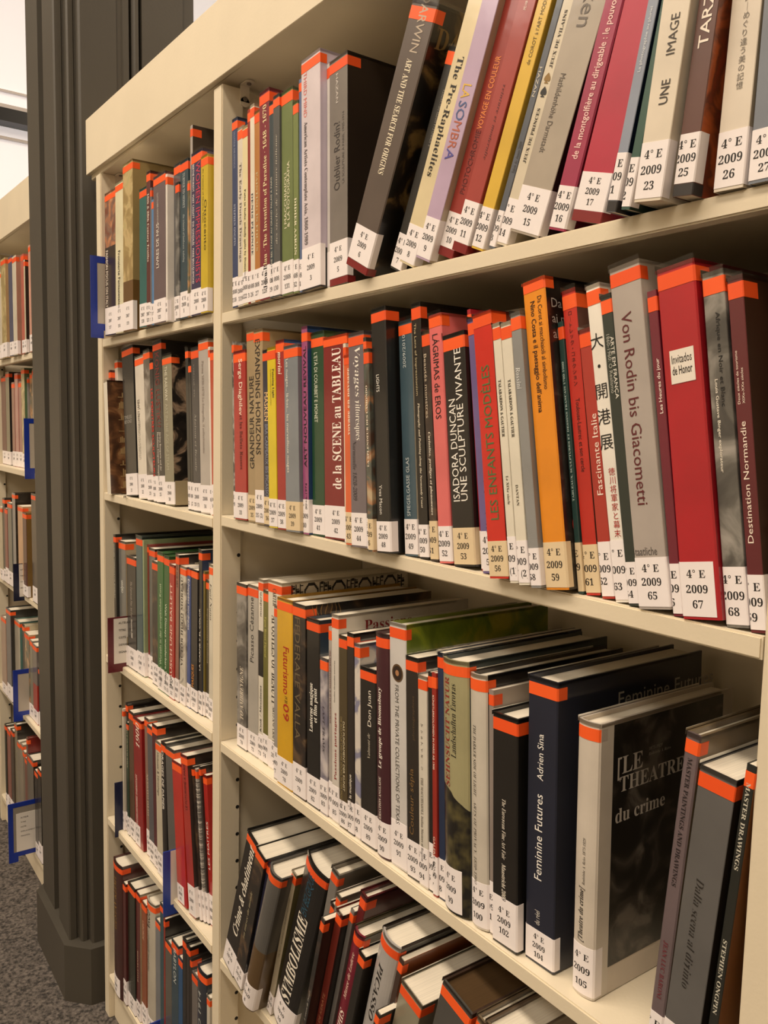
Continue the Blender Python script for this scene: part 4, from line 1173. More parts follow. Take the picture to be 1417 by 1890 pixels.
  (-1.5853, 0.0112, 1.2261, 0.0474, 0.2801, 0.0488, -4.4, '2008 22', 'white book numbered 2008 22, second left shelf', {'c': 'dad2c4', 't': [('GEOFFREY JAMES', '4c463e', 'U', 0.5, 0.7, 0.3, 0.32, 'b'), ('UTOPIE/DYSTOPIE', '9a948a', 'U', 0.28, 0.5, 0.3, 0.32, 's')]}),
  (-1.5508, 0.0112, 1.2251, 0.0331, 0.2893, 0.0501, -4.5, '2008 23', 'greyish brown pictorial book numbered 2008 23, second left shelf', {'c': '8c7c6a', 'p': 4}),
  (-1.5347, 0.0112, 1.2237, 0.0153, 0.2697, 0.0505, -4.4, '2008 24', 'black book with red lettering, eighth from left on second left shelf', {'c': '242020', 't': [('LES PEINTRES SCULPTEURS', 'd82c20', 'D', 0.18, 0.8, 0.5, 0.75, 'b')]}),
  (-1.4906, 0.0112, 1.2254, 0.0435, 0.3022, 0.0514, -3.9, '2008 25', 'tall black book with dark red lettering numbered 2008 25, second left shelf', {'c': '221e1e', 't': [('KÖNIG LUSTIK!?', '7c2c28', 'D', 0.47, 0.93, 0.5, 0.55, 's'), ('Jérôme Bonaparte und der', 'e8e0d4', 'D', 0.2, 0.44, 0.62, 0.2, 's'), ('Modellstaat Königreich Westphalen', 'e8e0d4', 'D', 0.14, 0.44, 0.35, 0.2, 's')]}),
  (-1.4457, 0.0112, 1.225, 0.0443, 0.2731, 0.0431, -3.3, '2008 30', 'olive grey spine book with painted portrait cover numbered 2008 30, second left shelf', {'c': '86816a', 's': '2a2420', 'cover': 'railway', 't': [('THE RAILWAY', 'e0dcc8', 'D', 0.7, 0.93, 0.4, 0.34, 's'), ('ART IN THE AGE OF STEAM', 'b4b09a', 'D', 0.24, 0.68, 0.4, 0.34, 's')]}),
  (-1.37, 0.0112, 1.2231, 0.012, 0.2805, 0.0499, -3.0, '2008 32', 'dark green black book numbered 2008 32, second left shelf', {'c': '22221e'}),
  (-1.3583, 0.0112, 1.2231, 0.0104, 0.2544, 0.0495, -3.2, '2008 32 (2)', 'thin black short book, twelfth from left on second left shelf', {'c': '201e1c'}),
  (-1.3279, 0.0112, 1.2239, 0.0298, 0.2788, 0.0493, -2.8, '2008 33 (1)', 'dark grey book numbered 2008 33 (1), second left shelf', {'c': '3c3a3c', 't': [('アイスランドとアーカイブ', 'c8c4b8', 'D', 0.7, 0.9, 0.4, 0.34, 's'), ('Maison et Beauté', '98948c', 'D', 0.25, 0.6, 0.5, 0.3, 'I')]}),
  (-1.2887, 0.0112, 1.2242, 0.0385, 0.2895, 0.0479, -2.5, '2008 34', 'pale grey book numbered 2008 34, second left shelf', {'c': 'b0a8a0', 's': 'd8d0c0', 't': [('Parma 1830-1870 La fotografia, il collezionismo', '8c8078', 'D', 0.35, 0.88, 0.45, 0.25, 'S')]}),
  (-1.2808, 0.0112, 1.2228, 0.0073, 0.2768, 0.0496, -2.4, '2008 35', 'thin white book numbered 2008 35, second left shelf', {'c': 'dcd4c8'}),
  (-1.266, 0.0109, 1.2231, 0.0142, 0.2706, 0.0518, -2.4, '2008 36', 'orange red book, sixteenth from left on second left shelf', {'c': 'b8482c'}),
 ],
 'L3': [
  (-1.7488, 0.002, 0.8627, 0.0145, 0.2739, 0.0, -1.1, '2008 40', 'thin black book, first from left on third left shelf', {'c': '201e1a', 'hard': 1, 't': [('WIENER WERKSTÄTTE JEWELRY', 'c8c4b4', 'D', 0.5, 0.93, 0.4, 0.4, 'b')]}),
  (-1.706, 0.0084, 0.8632, 0.0422, 0.2631, 0.0, -1.1, '2008 41', 'grey book, second from left on third left shelf', {'c': '6c6c68', 's': 'a8987c', 't': [('calyon', 'd8d8d0', 'U', 0.58, 0.68, 0.4, 0.45, 'b')]}),
  (-1.6515, 0.0106, 0.8632, 0.0539, 0.2362, 0.045, -0.8, '2008 42', 'short black book numbered 2008 42, third left shelf', {'c': '282420', 'hard': 1, 't': [('The European Fine Art Fair', 'b8b0a4', 'D', 0.46, 0.78, 0.5, 0.24, 'I'), ('Maastricht 2008', 'e0d8cc', 'D', 0.28, 0.45, 0.5, 0.24, 'X')]}),
  (-1.6154, 0.0115, 0.8628, 0.0355, 0.2837, 0.0481, -0.7, '2008 47', 'teal grey book, fourth from left on third left shelf', {'c': '41585a', 's': '2a3836', 'hard': 1}),
  (-1.6083, 0.0121, 0.8625, 0.0066, 0.2792, 0.0507, -0.6, '2008 48', 'pale green book, fifth from left on third left shelf', {'c': '8c9a74', 'notape': 1}),
  (-1.5998, 0.019, 0.8625, 0.0073, 0.2709, 0.0482, -0.8, '2008 49', 'thin red book, sixth from left on third left shelf', {'c': '7c2420'}),
  (-1.5666, 0.0197, 0.8628, 0.0325, 0.2657, 0.0473, -0.7, '2008 49 (2)', 'thin silver grey book, seventh from left on third left shelf', {'c': '6a6864', 's': '201c18'}),
  (-1.5274, 0.0125, 0.8624, 0.0387, 0.2455, 0.0434, 0.0, '2008 50', 'black figured book numbered 2008 50, third left shelf', {'c': '302a26', 'p': 3}),
  (-1.4959, 0.0084, 0.8624, 0.0309, 0.2677, 0.0449, 0.0, '2008 51', 'grass green book, ninth from left on third left shelf', {'c': '28622c', 'hard': 1, 't': [('und ihre Wurzeln in der europäischen Kunst', 'c8d8b8', 'U', 0.05, 0.78, 0.5, 0.36, 's')]}),
  (-1.4684, 0.0084, 0.8624, 0.027, 0.2656, 0.0431, 0.7, '2008 51 (2)', 'second grass green book, tenth from left on third left shelf', {'c': '245824', 'hard': 1, 't': [('Walt Disneys wunderbare Welt', 'dce4cc', 'D', 0.08, 0.66, 0.4, 0.34, 'b')]}),
  (-1.4433, 0.0081, 0.8624, 0.0245, 0.2537, 0.0428, 0.8, '2008 52', 'bright red book, eleventh from left on third left shelf', {'c': 'a8241c', 't': [('RAUSCH UND BALLETT', 'e8d0c0', 'U', 0.1, 0.86, 0.4, 0.45, 'b')]}),
  (-1.4269, 0.0101, 0.8624, 0.0159, 0.2748, 0.0437, 0.9, '2008 53', 'dusty pink brown book numbered 2008 53, third left shelf', {'c': '8c6454', 's': '2c2420', 'cover': 'light', 't': [('OF THE ART', '2c201c', 'D', 0.78, 0.93, 0.5, 0.4, 'b')]}),
  (-1.3997, 0.012, 0.8624, 0.0262, 0.2564, 0.0365, 0.8, '2008 54', 'white book with ink drawing numbered 2008 54, third left shelf', {'c': 'c4bcae', 'p': 8, 't': [('VICTOR HUGO MOREAU', '4c463e', 'U', 0.28, 0.92, 0.35, 0.4, 'S')]}),
  (-1.385, 0.0149, 0.8624, 0.0137, 0.2567, 0.0453, 0.7, '2008 56', 'blue spined book numbered 2008 56, third left shelf', {'c': '46568c', 'tz': 0.01, 't': [('Échappées nordiques', 'e8e4dc', 'D', 0.56, 0.92, 0.5, 0.55, 'b')]}),
  (-1.3556, 0.016, 0.8624, 0.0282, 0.2562, 0.041, 0.5, '2008 57', 'black book with orange lettering numbered 2008 57, third left shelf', {'c': '242222', 'tz': 0.01, 't': [('MASQUES', 'd89040', 'U', 0.17, 0.33, 0.3, 0.4, 'b')]}),
  (-1.3385, 0.018, 0.8624, 0.0144, 0.2941, 0.0426, 0.0, '2008 58', 'tall narrow black book, sixteenth from left on third left shelf', {'c': '221e1a', 's': '2c3c5c', 't': [('LA CARNE Y EL COLOR', 'e4e0d4', 'U', 0.27, 0.65, 0.35, 0.4, 'b')]}),
  (-1.3306, 0.0198, 0.8624, 0.0073, 0.2585, 0.0448, 0.0, '2008 59', 'narrow mustard book, seventeenth from left on third left shelf', {'c': '6a5c20'}),
  (-1.3155, 0.0217, 0.8624, 0.0145, 0.2443, 0.0447, 0.0, '2008 60', 'thin dark olive book, eighteenth from left on third left shelf', {'c': '3c3420', 't': [('Impressionist Scotland', 'a89c7c', 'D', 0.4, 0.8, 0.5, 0.4, 's')]}),
  (-1.2995, 0.0205, 0.8624, 0.0155, 0.2737, 0.0393, 0.0, '2008 61', 'cream book with handwriting numbered 2008 61, third left shelf', {'c': 'd4ccb8', 't': [('Egal Nana', '4c443a', 'D', 0.6, 0.93, 0.5, 0.5, 'I')]}),
 ],
 'L4': [
  (-1.7358, 0.0093, 0.4872, 0.0073, 0.2735, 0.0, 0.0, '2008 63', 'thin white book behind navy marker, first from left on fourth left shelf', {'c': 'cfc6b4'}),
  (-1.7231, 0.0141, 0.4872, 0.0121, 0.2882, 0.0, 0.0, '2008 64', 'thin black white paged book, second from left on fourth left shelf', {'c': '28221e', 'hard': 1}),
  (-1.7066, 0.0112, 0.4874, 0.012, 0.2498, 0.0415, -1.0, '2008 65', 'narrow dark green low book, third from left on fourth left shelf', {'c': '31402e', 't': [('WELT MUSEUM WIEN', 'b8b498', 'D', 0.6, 0.97, 0.5, 0.5, 'S')]}),
  (-1.6749, 0.0124, 0.488, 0.0288, 0.2787, 0.0431, -1.5, '2008 66', 'narrow brown book, fourth from left on fourth left shelf', {'c': '5c4430', 's': '2a1e18'}),
  (-1.6222, 0.0121, 0.4892, 0.0486, 0.2743, 0.0459, -2.4, '2008 67', 'cherry red hardback, fifth from left on fourth left shelf', {'c': '8c1c1c', 'hard': 1, 'labw': 0.65, 't': [('1900', 'e8dccc', 'U', 0.78, 0.97, 0.55, 0.5, 'I'), ('MATHILDENHÖHE DARMSTADT', 'e0c8bc', 'U', 0.16, 0.56, 0.28, 0.24, 'S')]}),
  (-1.5867, 0.0156, 0.4883, 0.0242, 0.2894, 0.063, -2.5, '2008 68', 'cream and maroon book, sixth from left on fourth left shelf', {'c': '8c6c5c', 's': 'a89c88', 't': [('OTTO GAUGUIN', 'c8bca8', 'U', 0.3, 0.6, 0.5, 0.4, 'S')]}),
  (-1.559, 0.0122, 0.4884, 0.0272, 0.2819, 0.0448, -2.5, '2008 69', 'narrow grey book, seventh from left on fourth left shelf', {'c': '58565a'}),
  (-1.5314, 0.0117, 0.4882, 0.027, 0.2935, 0.0454, -2.1, '2008 70', 'narrow dark wine book, eighth from left on fourth left shelf', {'c': '501c22', 's': '201814'}),
  (-1.5015, 0.0079, 0.4882, 0.0292, 0.2687, 0.046, -2.0, '2008 71', 'cream book, ninth from left on fourth left shelf', {'c': 'c4baa4', 't': [('Hokusai & Hiroshige', '3c3428', 'D', 0.6, 0.92, 0.45, 0.36, 's')]}),
  (-1.4769, 0.0078, 0.4881, 0.0239, 0.2774, 0.0, -2.0, '2008 72', 'black book with heavy white capitals, tenth from left on fourth left shelf', {'c': '1e1a18', 'hard': 1, 'rnd': 0.05, 't': [('ORAGES DE PAPIER', 'ece4d8', 'D', 0.52, 0.94, 0.45, 0.5, 'b')]}),
  (-1.4247, 0.0076, 0.4904, 0.0422, 0.2757, 0.0, -4.3, '2008 73', 'wide grey book, eleventh from left on fourth left shelf', {'c': '5a5854', 'hard': 1}),
  (-1.3737, 0.0042, 0.4918, 0.0432, 0.2645, 0.035, -6.1, '2008 81', 'bright red tilted book, twelfth from left on fourth left shelf', {'c': 'b82c22', 'labw': 0.75}),
  (-1.335, 0.0051, 0.4914, 0.0298, 0.2904, 0.0578, -8.1, '2008 82', 'red spined futurist book, thirteenth from left on fourth left shelf', {'c': 'a83026', 's': '2c2420', 't': [('LE FUTURISME À PARIS', '3c1410', 'U', 0.66, 0.94, 0.5, 0.34, 's')]}),
  (-1.3272, 0.0124, 0.4881, 0.0067, 0.2762, 0.066, -8.1, '2008 83', 'brown pictorial book, fourteenth from left on fourth left shelf', {'c': '3c2820', 'p': 3}),
  (-1.3188, 0.0159, 0.4882, 0.0072, 0.274, 0.0642, -8.2, '2008 84', 'white book with black stripes, fifteenth from left on fourth left shelf', {'c': 'b8b0a8', 'p': 9}),
  (-1.311, 0.0194, 0.4882, 0.0072, 0.2803, 0.0601, -7.9, '2008 85', 'dark book, sixteenth from left on fourth left shelf', {'c': '2a2622'}),
  (-1.2951, 0.0228, 0.4892, 0.0153, 0.2681, 0.0605, -7.6, '2008 86', 'vivid red book, seventeenth from left on fourth left shelf', {'c': 'a8241e', 't': [('LES MAITRES', 'f0e4d8', 'U', 0.35, 0.72, 0.5, 0.55, 'b')]}),
 ],
 'L5': [
  (-1.7132, -0.0034, 0.1092, 0.0578, 0.3084, 0.0432, 0.0, '2008 90', 'wide dark red and black book, first from left on bottom left shelf', {'c': '3c1a16', 's': '4c2420', 'hard': 1, 'rnd': 0.08, 'labw': 0.8, 't': [('GUSTAV KLIMT', '8c6c38', 'U', 0.5, 0.9, 0.4, 0.36, 'S')]}),
  (-1.6948, -0.0024, 0.1092, 0.0179, 0.2776, 0.0624, 0.0, '2008 91', 'maroon book, second from left on bottom left shelf', {'c': '4c1c1c'}),
  (-1.651, 0.002, 0.1092, 0.0432, 0.2857, 0.0362, 0.0, '2008 92', 'dark green to black book, third from left on bottom left shelf', {'c': '24281c', 's': '1c1a16', 'hard': 1}),
  (-1.6277, 0.0049, 0.1092, 0.0227, 0.2846, 0.0416, 0.0, '2008 93', 'wine red book, fourth from left on bottom left shelf', {'c': '5a2420', 's': 'a8987c', 't': [('DALLE VENEZIE', 'c0a890', 'U', 0.3, 0.55, 0.4, 0.3, 'S')]}),
  (-1.6012, 0.0086, 0.1092, 0.026, 0.2734, 0.0481, 0.0, '2008 94', 'orange brown book, fifth from left on bottom left shelf', {'c': '8c4c30', 't': [('LABORDE', 'd8b89c', 'D', 0.7, 0.85, 0.4, 0.4, 's')]}),
  (-1.5538, 0.0113, 0.1092, 0.0468, 0.2959, 0.0, 0.0, '2008 95', 'white book with black bold capitals, sixth from left on bottom left shelf', {'c': 'b4ac9c', 'hard': 1, 'rnd': 0.1, 't': [('GOYA', '1c1814', 'D', 0.8, 0.93, 0.4, 0.5, 'b'), ('y el mundo moderno', '4c463c', 'D', 0.48, 0.78, 0.4, 0.34, 'I')]}),
  (-1.5282, 0.0112, 0.1092, 0.0251, 0.2708, 0.0, 0.0, '2008 96', 'light grey book, seventh from left on bottom left shelf', {'c': '76787c'}),
  (-1.509, 0.0112, 0.1092, 0.0186, 0.3176, 0.0, 0.0, '2008 97', 'teal book, eighth from left on bottom left shelf', {'c': '2c4c54'}),
  (-1.5008, 0.0112, 0.1092, 0.0076, 0.2941, 0.0, 0.0, '2008 98', 'brick red book, ninth from left on bottom left shelf', {'c': '8c2c1c', 's': '201a16'}),
  (-1.4675, 0.0112, 0.1092, 0.0328, 0.2557, 0.0, 0.0, '2008 99', 'dull grey book, tenth from left on bottom left shelf', {'c': '5a564e', 'hard': 1}),
  (-1.4327, 0.0112, 0.1092, 0.0342, 0.2744, 0.0, 0.0, '2008 100', 'steel blue book, eleventh from left on bottom left shelf', {'c': '2c4450', 't': [('BABYLON', 'c8ccc8', 'D', 0.7, 0.95, 0.5, 0.45, 's')]}),
  (-1.413, 0.0112, 0.1092, 0.0192, 0.2578, 0.0, 0.0, '2008 101', 'vivid blue low book, twelfth from left on bottom left shelf', {'c': '1c4c78'}),
  (-1.3948, 0.0112, 0.1092, 0.0176, 0.3064, 0.0, 0.0, '2008 102', 'black thin book, thirteenth from left on bottom left shelf', {'c': '1e1c1a', 'hard': 1}),
  (-1.3769, 0.0112, 0.1092, 0.0173, 0.3017, 0.0, 0.0, '2008 103', 'black book with white pages, fourteenth from left on bottom left shelf', {'c': '241e1a', 'hard': 1}),
  (-1.369, 0.0112, 0.1092, 0.0074, 0.2858, 0.0, 0.0, '2008 104', 'thin charcoal book, fifteenth from left on bottom left shelf', {'c': '2a2420', 'hard': 1}),
  (-1.3421, 0.0112, 0.1092, 0.0263, 0.2635, 0.0, 0.0, '2008 105', 'low grey book, sixteenth from left on bottom left shelf', {'c': '6a6460', 'hard': 1}),
  (-1.3011, 0.0112, 0.1092, 0.0405, 0.291, 0.0, 0.0, '2008 106', 'dark blue edged book, seventeenth from left on bottom left shelf', {'c': '242a34', 'hard': 1, 'rnd': 0.08, 't': [('RUSSLAND 1914', 'b8bcb8', 'U', 0.3, 0.86, 0.4, 0.36, 's')]}),
  (-1.2884, 0.0112, 0.1092, 0.0122, 0.2558, 0.0, 0.0, '2008 107', 'short white book, eighteenth from left on bottom left shelf', {'c': 'c8c0b0'}),
 ],
 'F1': [
  (-2.7687, -0.0112, 1.5613, 0.0672, 0.2568, 0.0419, 0.0, '4E', 'white over black book, first from left on top shelf of far bookcase', {'c': 'd8ceb8'}),
  (-2.7047, -0.0112, 1.5613, 0.0603, 0.2911, 0.0449, 0.0, '4E', 'yellow cream pictorial book, second from left on top shelf of far bookcase', {'c': 'c8b880', 's': 'b89468', 'p': 7}),
  (-2.6191, -0.0112, 1.5613, 0.043, 0.2826, 0.0409, 0.0, '4E', 'dark blue spined grey book, third from left on top shelf of far bookcase', {'c': '4a4e6a'}),
  (-2.5649, -0.0112, 1.5613, 0.0472, 0.2767, 0.0395, 0.0, '4E', 'white spined book, fourth from left on top shelf of far bookcase', {'c': 'd8d0bc', 's': 'a87c68'}),
  (-2.5057, -0.0043, 1.5613, 0.0322, 0.2721, 0.0378, 0.0, '4E', 'coral red book, fifth from left on top shelf of far bookcase', {'c': 'b85c4c'}),
  (-2.4911, -0.004, 1.5613, 0.0141, 0.2535, 0.0381, 0.0, '4E', 'white spine book with black front, sixth from left on top shelf of far bookcase', {'c': 'c8c0a4', 's': '2c2018'}),
  (-2.4134, -0.0026, 1.5613, 0.042, 0.2848, 0.0465, 0.0, '4E', 'tall pink book, seventh from left on top shelf of far bookcase', {'c': 'd8a08c'}),
 ],
 'F2': [
  (-2.9238, 0.0265, 1.2309, 0.0635, 0.2859, 0.0447, 0.0, '4E', 'maroon book, first from left on second shelf of far bookcase', {'c': '5a2420'}),
  (-2.8677, 0.026, 1.2309, 0.051, 0.2974, 0.0, 0.0, '4E', 'olive grey book, second from left on second shelf of far bookcase', {'c': '76725c', 's': '28221e'}),
  (-2.7875, 0.0241, 1.2309, 0.0368, 0.262, 0.0477, 0.0, '4E', 'dusty rose low book, third from left on second shelf of far bookcase', {'c': '8c5c50'}),
  (-2.7457, 0.0254, 1.2309, 0.0412, 0.2882, 0.0479, 0.0, '4E', 'pink book, fourth from left on second shelf of far bookcase', {'c': 'b08078'}),
  (-2.7092, 0.0275, 1.2309, 0.036, 0.262, 0.0482, 0.0, '4E', 'dull pink book, fifth from left on second shelf of far bookcase', {'c': '986c60'}),
  (-2.6683, 0.0279, 1.2309, 0.0403, 0.3002, 0.0, 0.0, '4E', 'green garden pictorial book, sixth from left on second shelf of far bookcase', {'c': '9c9c74', 's': '4c6444', 'p': 7}),
  (-2.6576, 0.0352, 1.2309, 0.0101, 0.272, 0.0, 0.0, '4E', 'narrow grey book, seventh from left on second shelf of far bookcase', {'c': '8c8480'}),
  (-2.6281, 0.0406, 1.2309, 0.029, 0.2844, 0.0, 0.0, '4E', 'ochre yellow pictorial book, eighth from left on second shelf of far bookcase', {'c': 'b4905c', 'p': 2}),
  (-2.5857, 0.0407, 1.2309, 0.0418, 0.2948, 0.0, 0.0, '4E', 'tall grey book, ninth from left on second shelf of far bookcase', {'c': 'a8988c'}),
 ],
 'F3': [
  (-2.8483, -0.0073, 0.8624, 0.0426, 0.2369, 0.0365, 0.0, '4E', 'cream book, first from left on third shelf of far bookcase', {'c': 'b8ac90'}),
  (-2.8166, -0.005, 0.8624, 0.0311, 0.2679, 0.0416, 0.0, '4E', 'black book with white pages, second from left on third shelf of far bookcase', {'c': '241e1a', 's': '201c18', 'hard': 1}),
  (-2.7795, -0.0057, 0.8624, 0.0366, 0.2389, 0.0508, 0.0, '4E', 'red book, third from left on third shelf of far bookcase', {'c': '7c2c24'}),
  (-2.7235, -0.0046, 0.8624, 0.0554, 0.2604, 0.0457, 0.0, '4E', 'slate grey book, fourth from left on third shelf of far bookcase', {'c': '66665c'}),
  (-2.6848, -0.0021, 0.8624, 0.0381, 0.2934, 0.0, 0.0, '4E', 'tall grey spined atlas book, fifth from left on third shelf of far bookcase', {'c': '8c8884', 's': '342a22', 'hard': 1, 'cover': 'land'}),
  (-2.5788, -0.0032, 0.8624, 0.0653, 0.2622, 0.0, 0.0, '4E', 'peach book, sixth from left on third shelf of far bookcase', {'c': 'c49870'}),
  (-2.5331, -0.0043, 0.8624, 0.0452, 0.2477, 0.0313, 0.0, '4E', 'dark red spine book with gold front, seventh from left on third shelf of far bookcase', {'c': '4c1c14', 's': '806234', 'hard': 1}),
  (-2.4264, -0.0013, 0.8624, 0.0565, 0.31, 0.0458, 0.0, '4E', 'dark brown tall book, eighth from left on third shelf of far bookcase', {'c': '3c3026', 's': '28221c', 'hard': 1}),
  (-2.3755, -0.0003, 0.8624, 0.0465, 0.2725, 0.0441, 0.0, '4E', 'narrow grey book, ninth from left on third shelf of far bookcase', {'c': '7c7468'}),
 ],
 'F4': [
  (-2.8331, -0.0071, 0.4872, 0.0672, 0.2545, 0.0347, 0.0, '4E', 'pinkish tan book, first from left on fourth shelf of far bookcase', {'c': '9c8070', 'hard': 1}),
  (-2.7572, -0.0072, 0.4872, 0.0642, 0.2961, 0.0518, 0.0, '4E', 'tall slate grey book, second from left on fourth shelf of far bookcase', {'c': '54545c', 's': '2c2a26', 'hard': 1}),
  (-2.6895, 0.0044, 0.4872, 0.0672, 0.2704, 0.0, 0.0, '4E', 'white spined teal patterned book, third from left on fourth shelf of far bookcase', {'c': 'a8a090', 's': '5a7c74', 'hard': 1}),
  (-2.6517, 0.0099, 0.4872, 0.0274, 0.2673, 0.0, 0.0, '4E', 'black book, fourth from left on fourth shelf of far bookcase', {'c': '221c18', 's': 'c0b498', 'hard': 1}),
  (-2.5911, 0.0102, 0.4872, 0.0601, 0.2508, 0.0, 0.0, '4E', 'white and brown book, fifth from left on fourth shelf of far bookcase', {'c': '8c6c44', 'p': 2}),
  (-2.5577, 0.0111, 0.4872, 0.0328, 0.24, 0.0444, 0.0, '4E', 'grey green book, sixth from left on fourth shelf of far bookcase', {'c': '7c7868'}),
  (-2.5067, 0.0112, 0.4872, 0.0487, 0.2358, 0.0402, 0.0, '4E', 'grey book with red foot, seventh from left on fourth shelf of far bookcase', {'c': '6c6460', 'bot': 'a02c20', 'botz': 0.5}),
  (-2.4512, 0.0142, 0.4872, 0.051, 0.1728, 0.0, 0.0, '4E', 'short black book, eighth from left on fourth shelf of far bookcase', {'c': '201c18'}),
 ],
 'F5': [
  (-2.8725, -0.005, 0.098, 0.023, 0.2797, 0.0, 0.0, '4E', 'black and green edged book, first from left on bottom shelf of far bookcase', {'c': '2a2a1c', 'hard': 1}),
  (-2.8261, -0.0024, 0.098, 0.0459, 0.2733, 0.0, 0.0, '4E', 'pink book, second from left on bottom shelf of far bookcase', {'c': '986458'}),
  (-2.7833, -0.0012, 0.098, 0.0422, 0.2846, 0.0, 0.0, '4E', 'dark taupe book, third from left on bottom shelf of far bookcase', {'c': '4c4034', 'hard': 1}),
  (-2.751, 0.0029, 0.098, 0.0318, 0.3169, 0.0, 0.0, '4E', 'tall black white edged book, fourth from left on bottom shelf of far bookcase', {'c': '8c8470', 's': '241e18', 'hard': 1}),
  (-2.7121, 0.0033, 0.098, 0.0384, 0.2676, 0.0, 0.0, '4E', 'pale grey book, fifth from left on bottom shelf of far bookcase', {'c': '8c8474'}),
  (-2.6754, 0.0031, 0.098, 0.0361, 0.2747, 0.0, 0.0, '4E', 'cream grey book, sixth from left on bottom shelf of far bookcase', {'c': '948a78', 'hard': 1}),
  (-2.6485, 0.0033, 0.098, 0.0264, 0.2604, 0.0, 0.0, '4E', 'light taupe book, seventh from left on bottom shelf of far bookcase', {'c': '7c7262'}),
  (-2.6056, 0.0032, 0.098, 0.0423, 0.2475, 0.0, 0.0, '4E', 'thin reddish book, eighth from left on bottom shelf of far bookcase', {'c': '7c4c40'}),
  (-2.588, -0.0006, 0.098, 0.0171, 0.3256, 0.0, 0.0, '4E', 'large bright red covered book, ninth from left on bottom shelf of far bookcase', {'c': '6c5448', 's': '74160f', 'hard': 1}),
  (-2.5202, -0.0017, 0.098, 0.0672, 0.2785, 0.0, 0.0, '4E', 'striped grey book, tenth from left on bottom shelf of far bookcase', {'c': '6c665c', 's': '28221c', 'hard': 1}),
  (-2.4683, -0.0016, 0.098, 0.0362, 0.2608, 0.0407, 0.0, '4E', 'black book, eleventh from left on bottom shelf of far bookcase', {'c': '1e1a16'}),
  (-2.4304, -0.0013, 0.098, 0.0373, 0.2802, 0.0569, 0.0, '4E', 'dark speckled book, twelfth from left on bottom shelf of far bookcase', {'c': '2c2822'}),
  (-2.3936, 0.0007, 0.098, 0.0363, 0.2701, 0.0539, 0.0, '4E', 'charcoal book, thirteenth from left on bottom shelf of far bookcase', {'c': '26221e'}),
 ],
 'M4': [
  (-1.1649, -0.0033, 0.4816, 0.0414, 0.2724, 0.0448, 19.1, '2010 4', 'black hardback lettered Crime et châtiment numbered 2010 4, bottom right shelf', {'c': '1e1a16', 's': '141210', 'hard': 1, 't': [('Crime & châtiment', 'ece4d4', 'U', 0.28, 0.95, 0.5, 0.5, 'X')], 'pagew': 2.1}),
  (-1.1292, -0.0065, 0.4816, 0.0288, 0.2638, 0.0363, 17.2, '2010 6', 'dark green and pictorial book numbered 2010 6, bottom right shelf', {'c': '2e2c22', 'p': 3, 's': '1c1a14', 't': [('un musée du monde', 'a89c7c', 'U', 0.35, 0.7, 0.3, 0.25, 'I')]}),
  (-1.1121, -0.0016, 0.4816, 0.0152, 0.2531, 0.0437, 16.9, '2010 7', 'thin navy hardback, third from left on bottom right shelf', {'c': '24243c', 'hard': 1}),
  (-1.0744, -0.0133, 0.4816, 0.0351, 0.2683, 0.0472, 19.0, '2010 8', 'rounded grey and brown hardback numbered 2010 8, bottom right shelf', {'c': '5c5a56', 'bot': '5c4628', 'botz': 0.45, 'hard': 1, 'rnd': 0.2, 's': '54504a'}),
  (-1.0526, 0.0052, 0.4816, 0.0131, 0.2675, 0.0369, 16.1, '2010 9', 'narrow cream book, fifth from left on bottom right shelf', {'c': 'a89c84', 's': '6c6440', 't': [('De toys perduto ad tiempo retrovato', '5c5444', 'U', 0.4, 0.85, 0.5, 0.3, 'I')]}),
  (-0.9924, 0.007, 0.4816, 0.0566, 0.3045, 0.0493, 18.3, '2010 10', 'black hardback with tall white capitals numbered 2010 10, bottom right shelf', {'c': '181614', 's': '242220', 'hard': 1, 'rnd': 0.12, 't': [('SYMBOLISME', 'ece4d4', 'U', 0.18, 0.71, 0.5, 0.5, 'S'), ('EN BELGIQUE', '2c5468', 'U', 0.72, 0.95, 0.5, 0.3, 's')]}),
  (-0.9313, -0.0084, 0.4816, 0.0179, 0.3334, 0.0437, 14.5, '2010 11', 'grey hardback with grey pages, seventh from left on bottom right shelf', {'c': '74706a', 'hard': 1, 's': '645c50'}),
  (-0.9202, -0.0137, 0.4816, 0.0101, 0.292, 0.0437, 14.5, '2010 12', 'thin black red taped book, eighth from left on bottom right shelf', {'c': '3a2018'}),
  (-0.9096, -0.0157, 0.4816, 0.0097, 0.3134, 0.0437, 14.5, '2010 13', 'thin taupe book, ninth from left on bottom right shelf', {'c': '7c7468', 's': '6c6254'}),
  (-0.9004, -0.0416, 0.4816, 0.0084, 0.293, 0.0437, 14.5, '2010 14', 'black pictorial paperback, tenth from left on bottom right shelf', {'c': '3a3a38', 's': '2a1c16', 'p': 3, 't': [('L’œuvre de Proust', 'b8b4a8', 'U', 0.35, 0.7, 0.5, 0.4, 'I')]}),
  (-0.8861, -0.0268, 0.4816, 0.0133, 0.3033, 0.0437, 14.5, '2010 15', 'rust red book, eleventh from left on bottom right shelf', {'c': '6c241a', 's': '1c1612', 't': [('RUDE DE KERATE', 'b87c5c', 'U', 0.3, 0.6, 0.5, 0.4, 's')]}),
  (-0.8771, -0.0168, 0.4816, 0.0081, 0.3113, 0.0437, 14.5, '2010 16', 'narrow grey book, twelfth from left on bottom right shelf', {'c': '6c6864'}),
  (-0.8626, -0.0134, 0.4816, 0.0135, 0.3388, 0.0437, 14.5, '2010 17', 'thick wine red hardback, thirteenth from left on bottom right shelf', {'c': '5c1418', 's': '481216', 'hard': 1}),
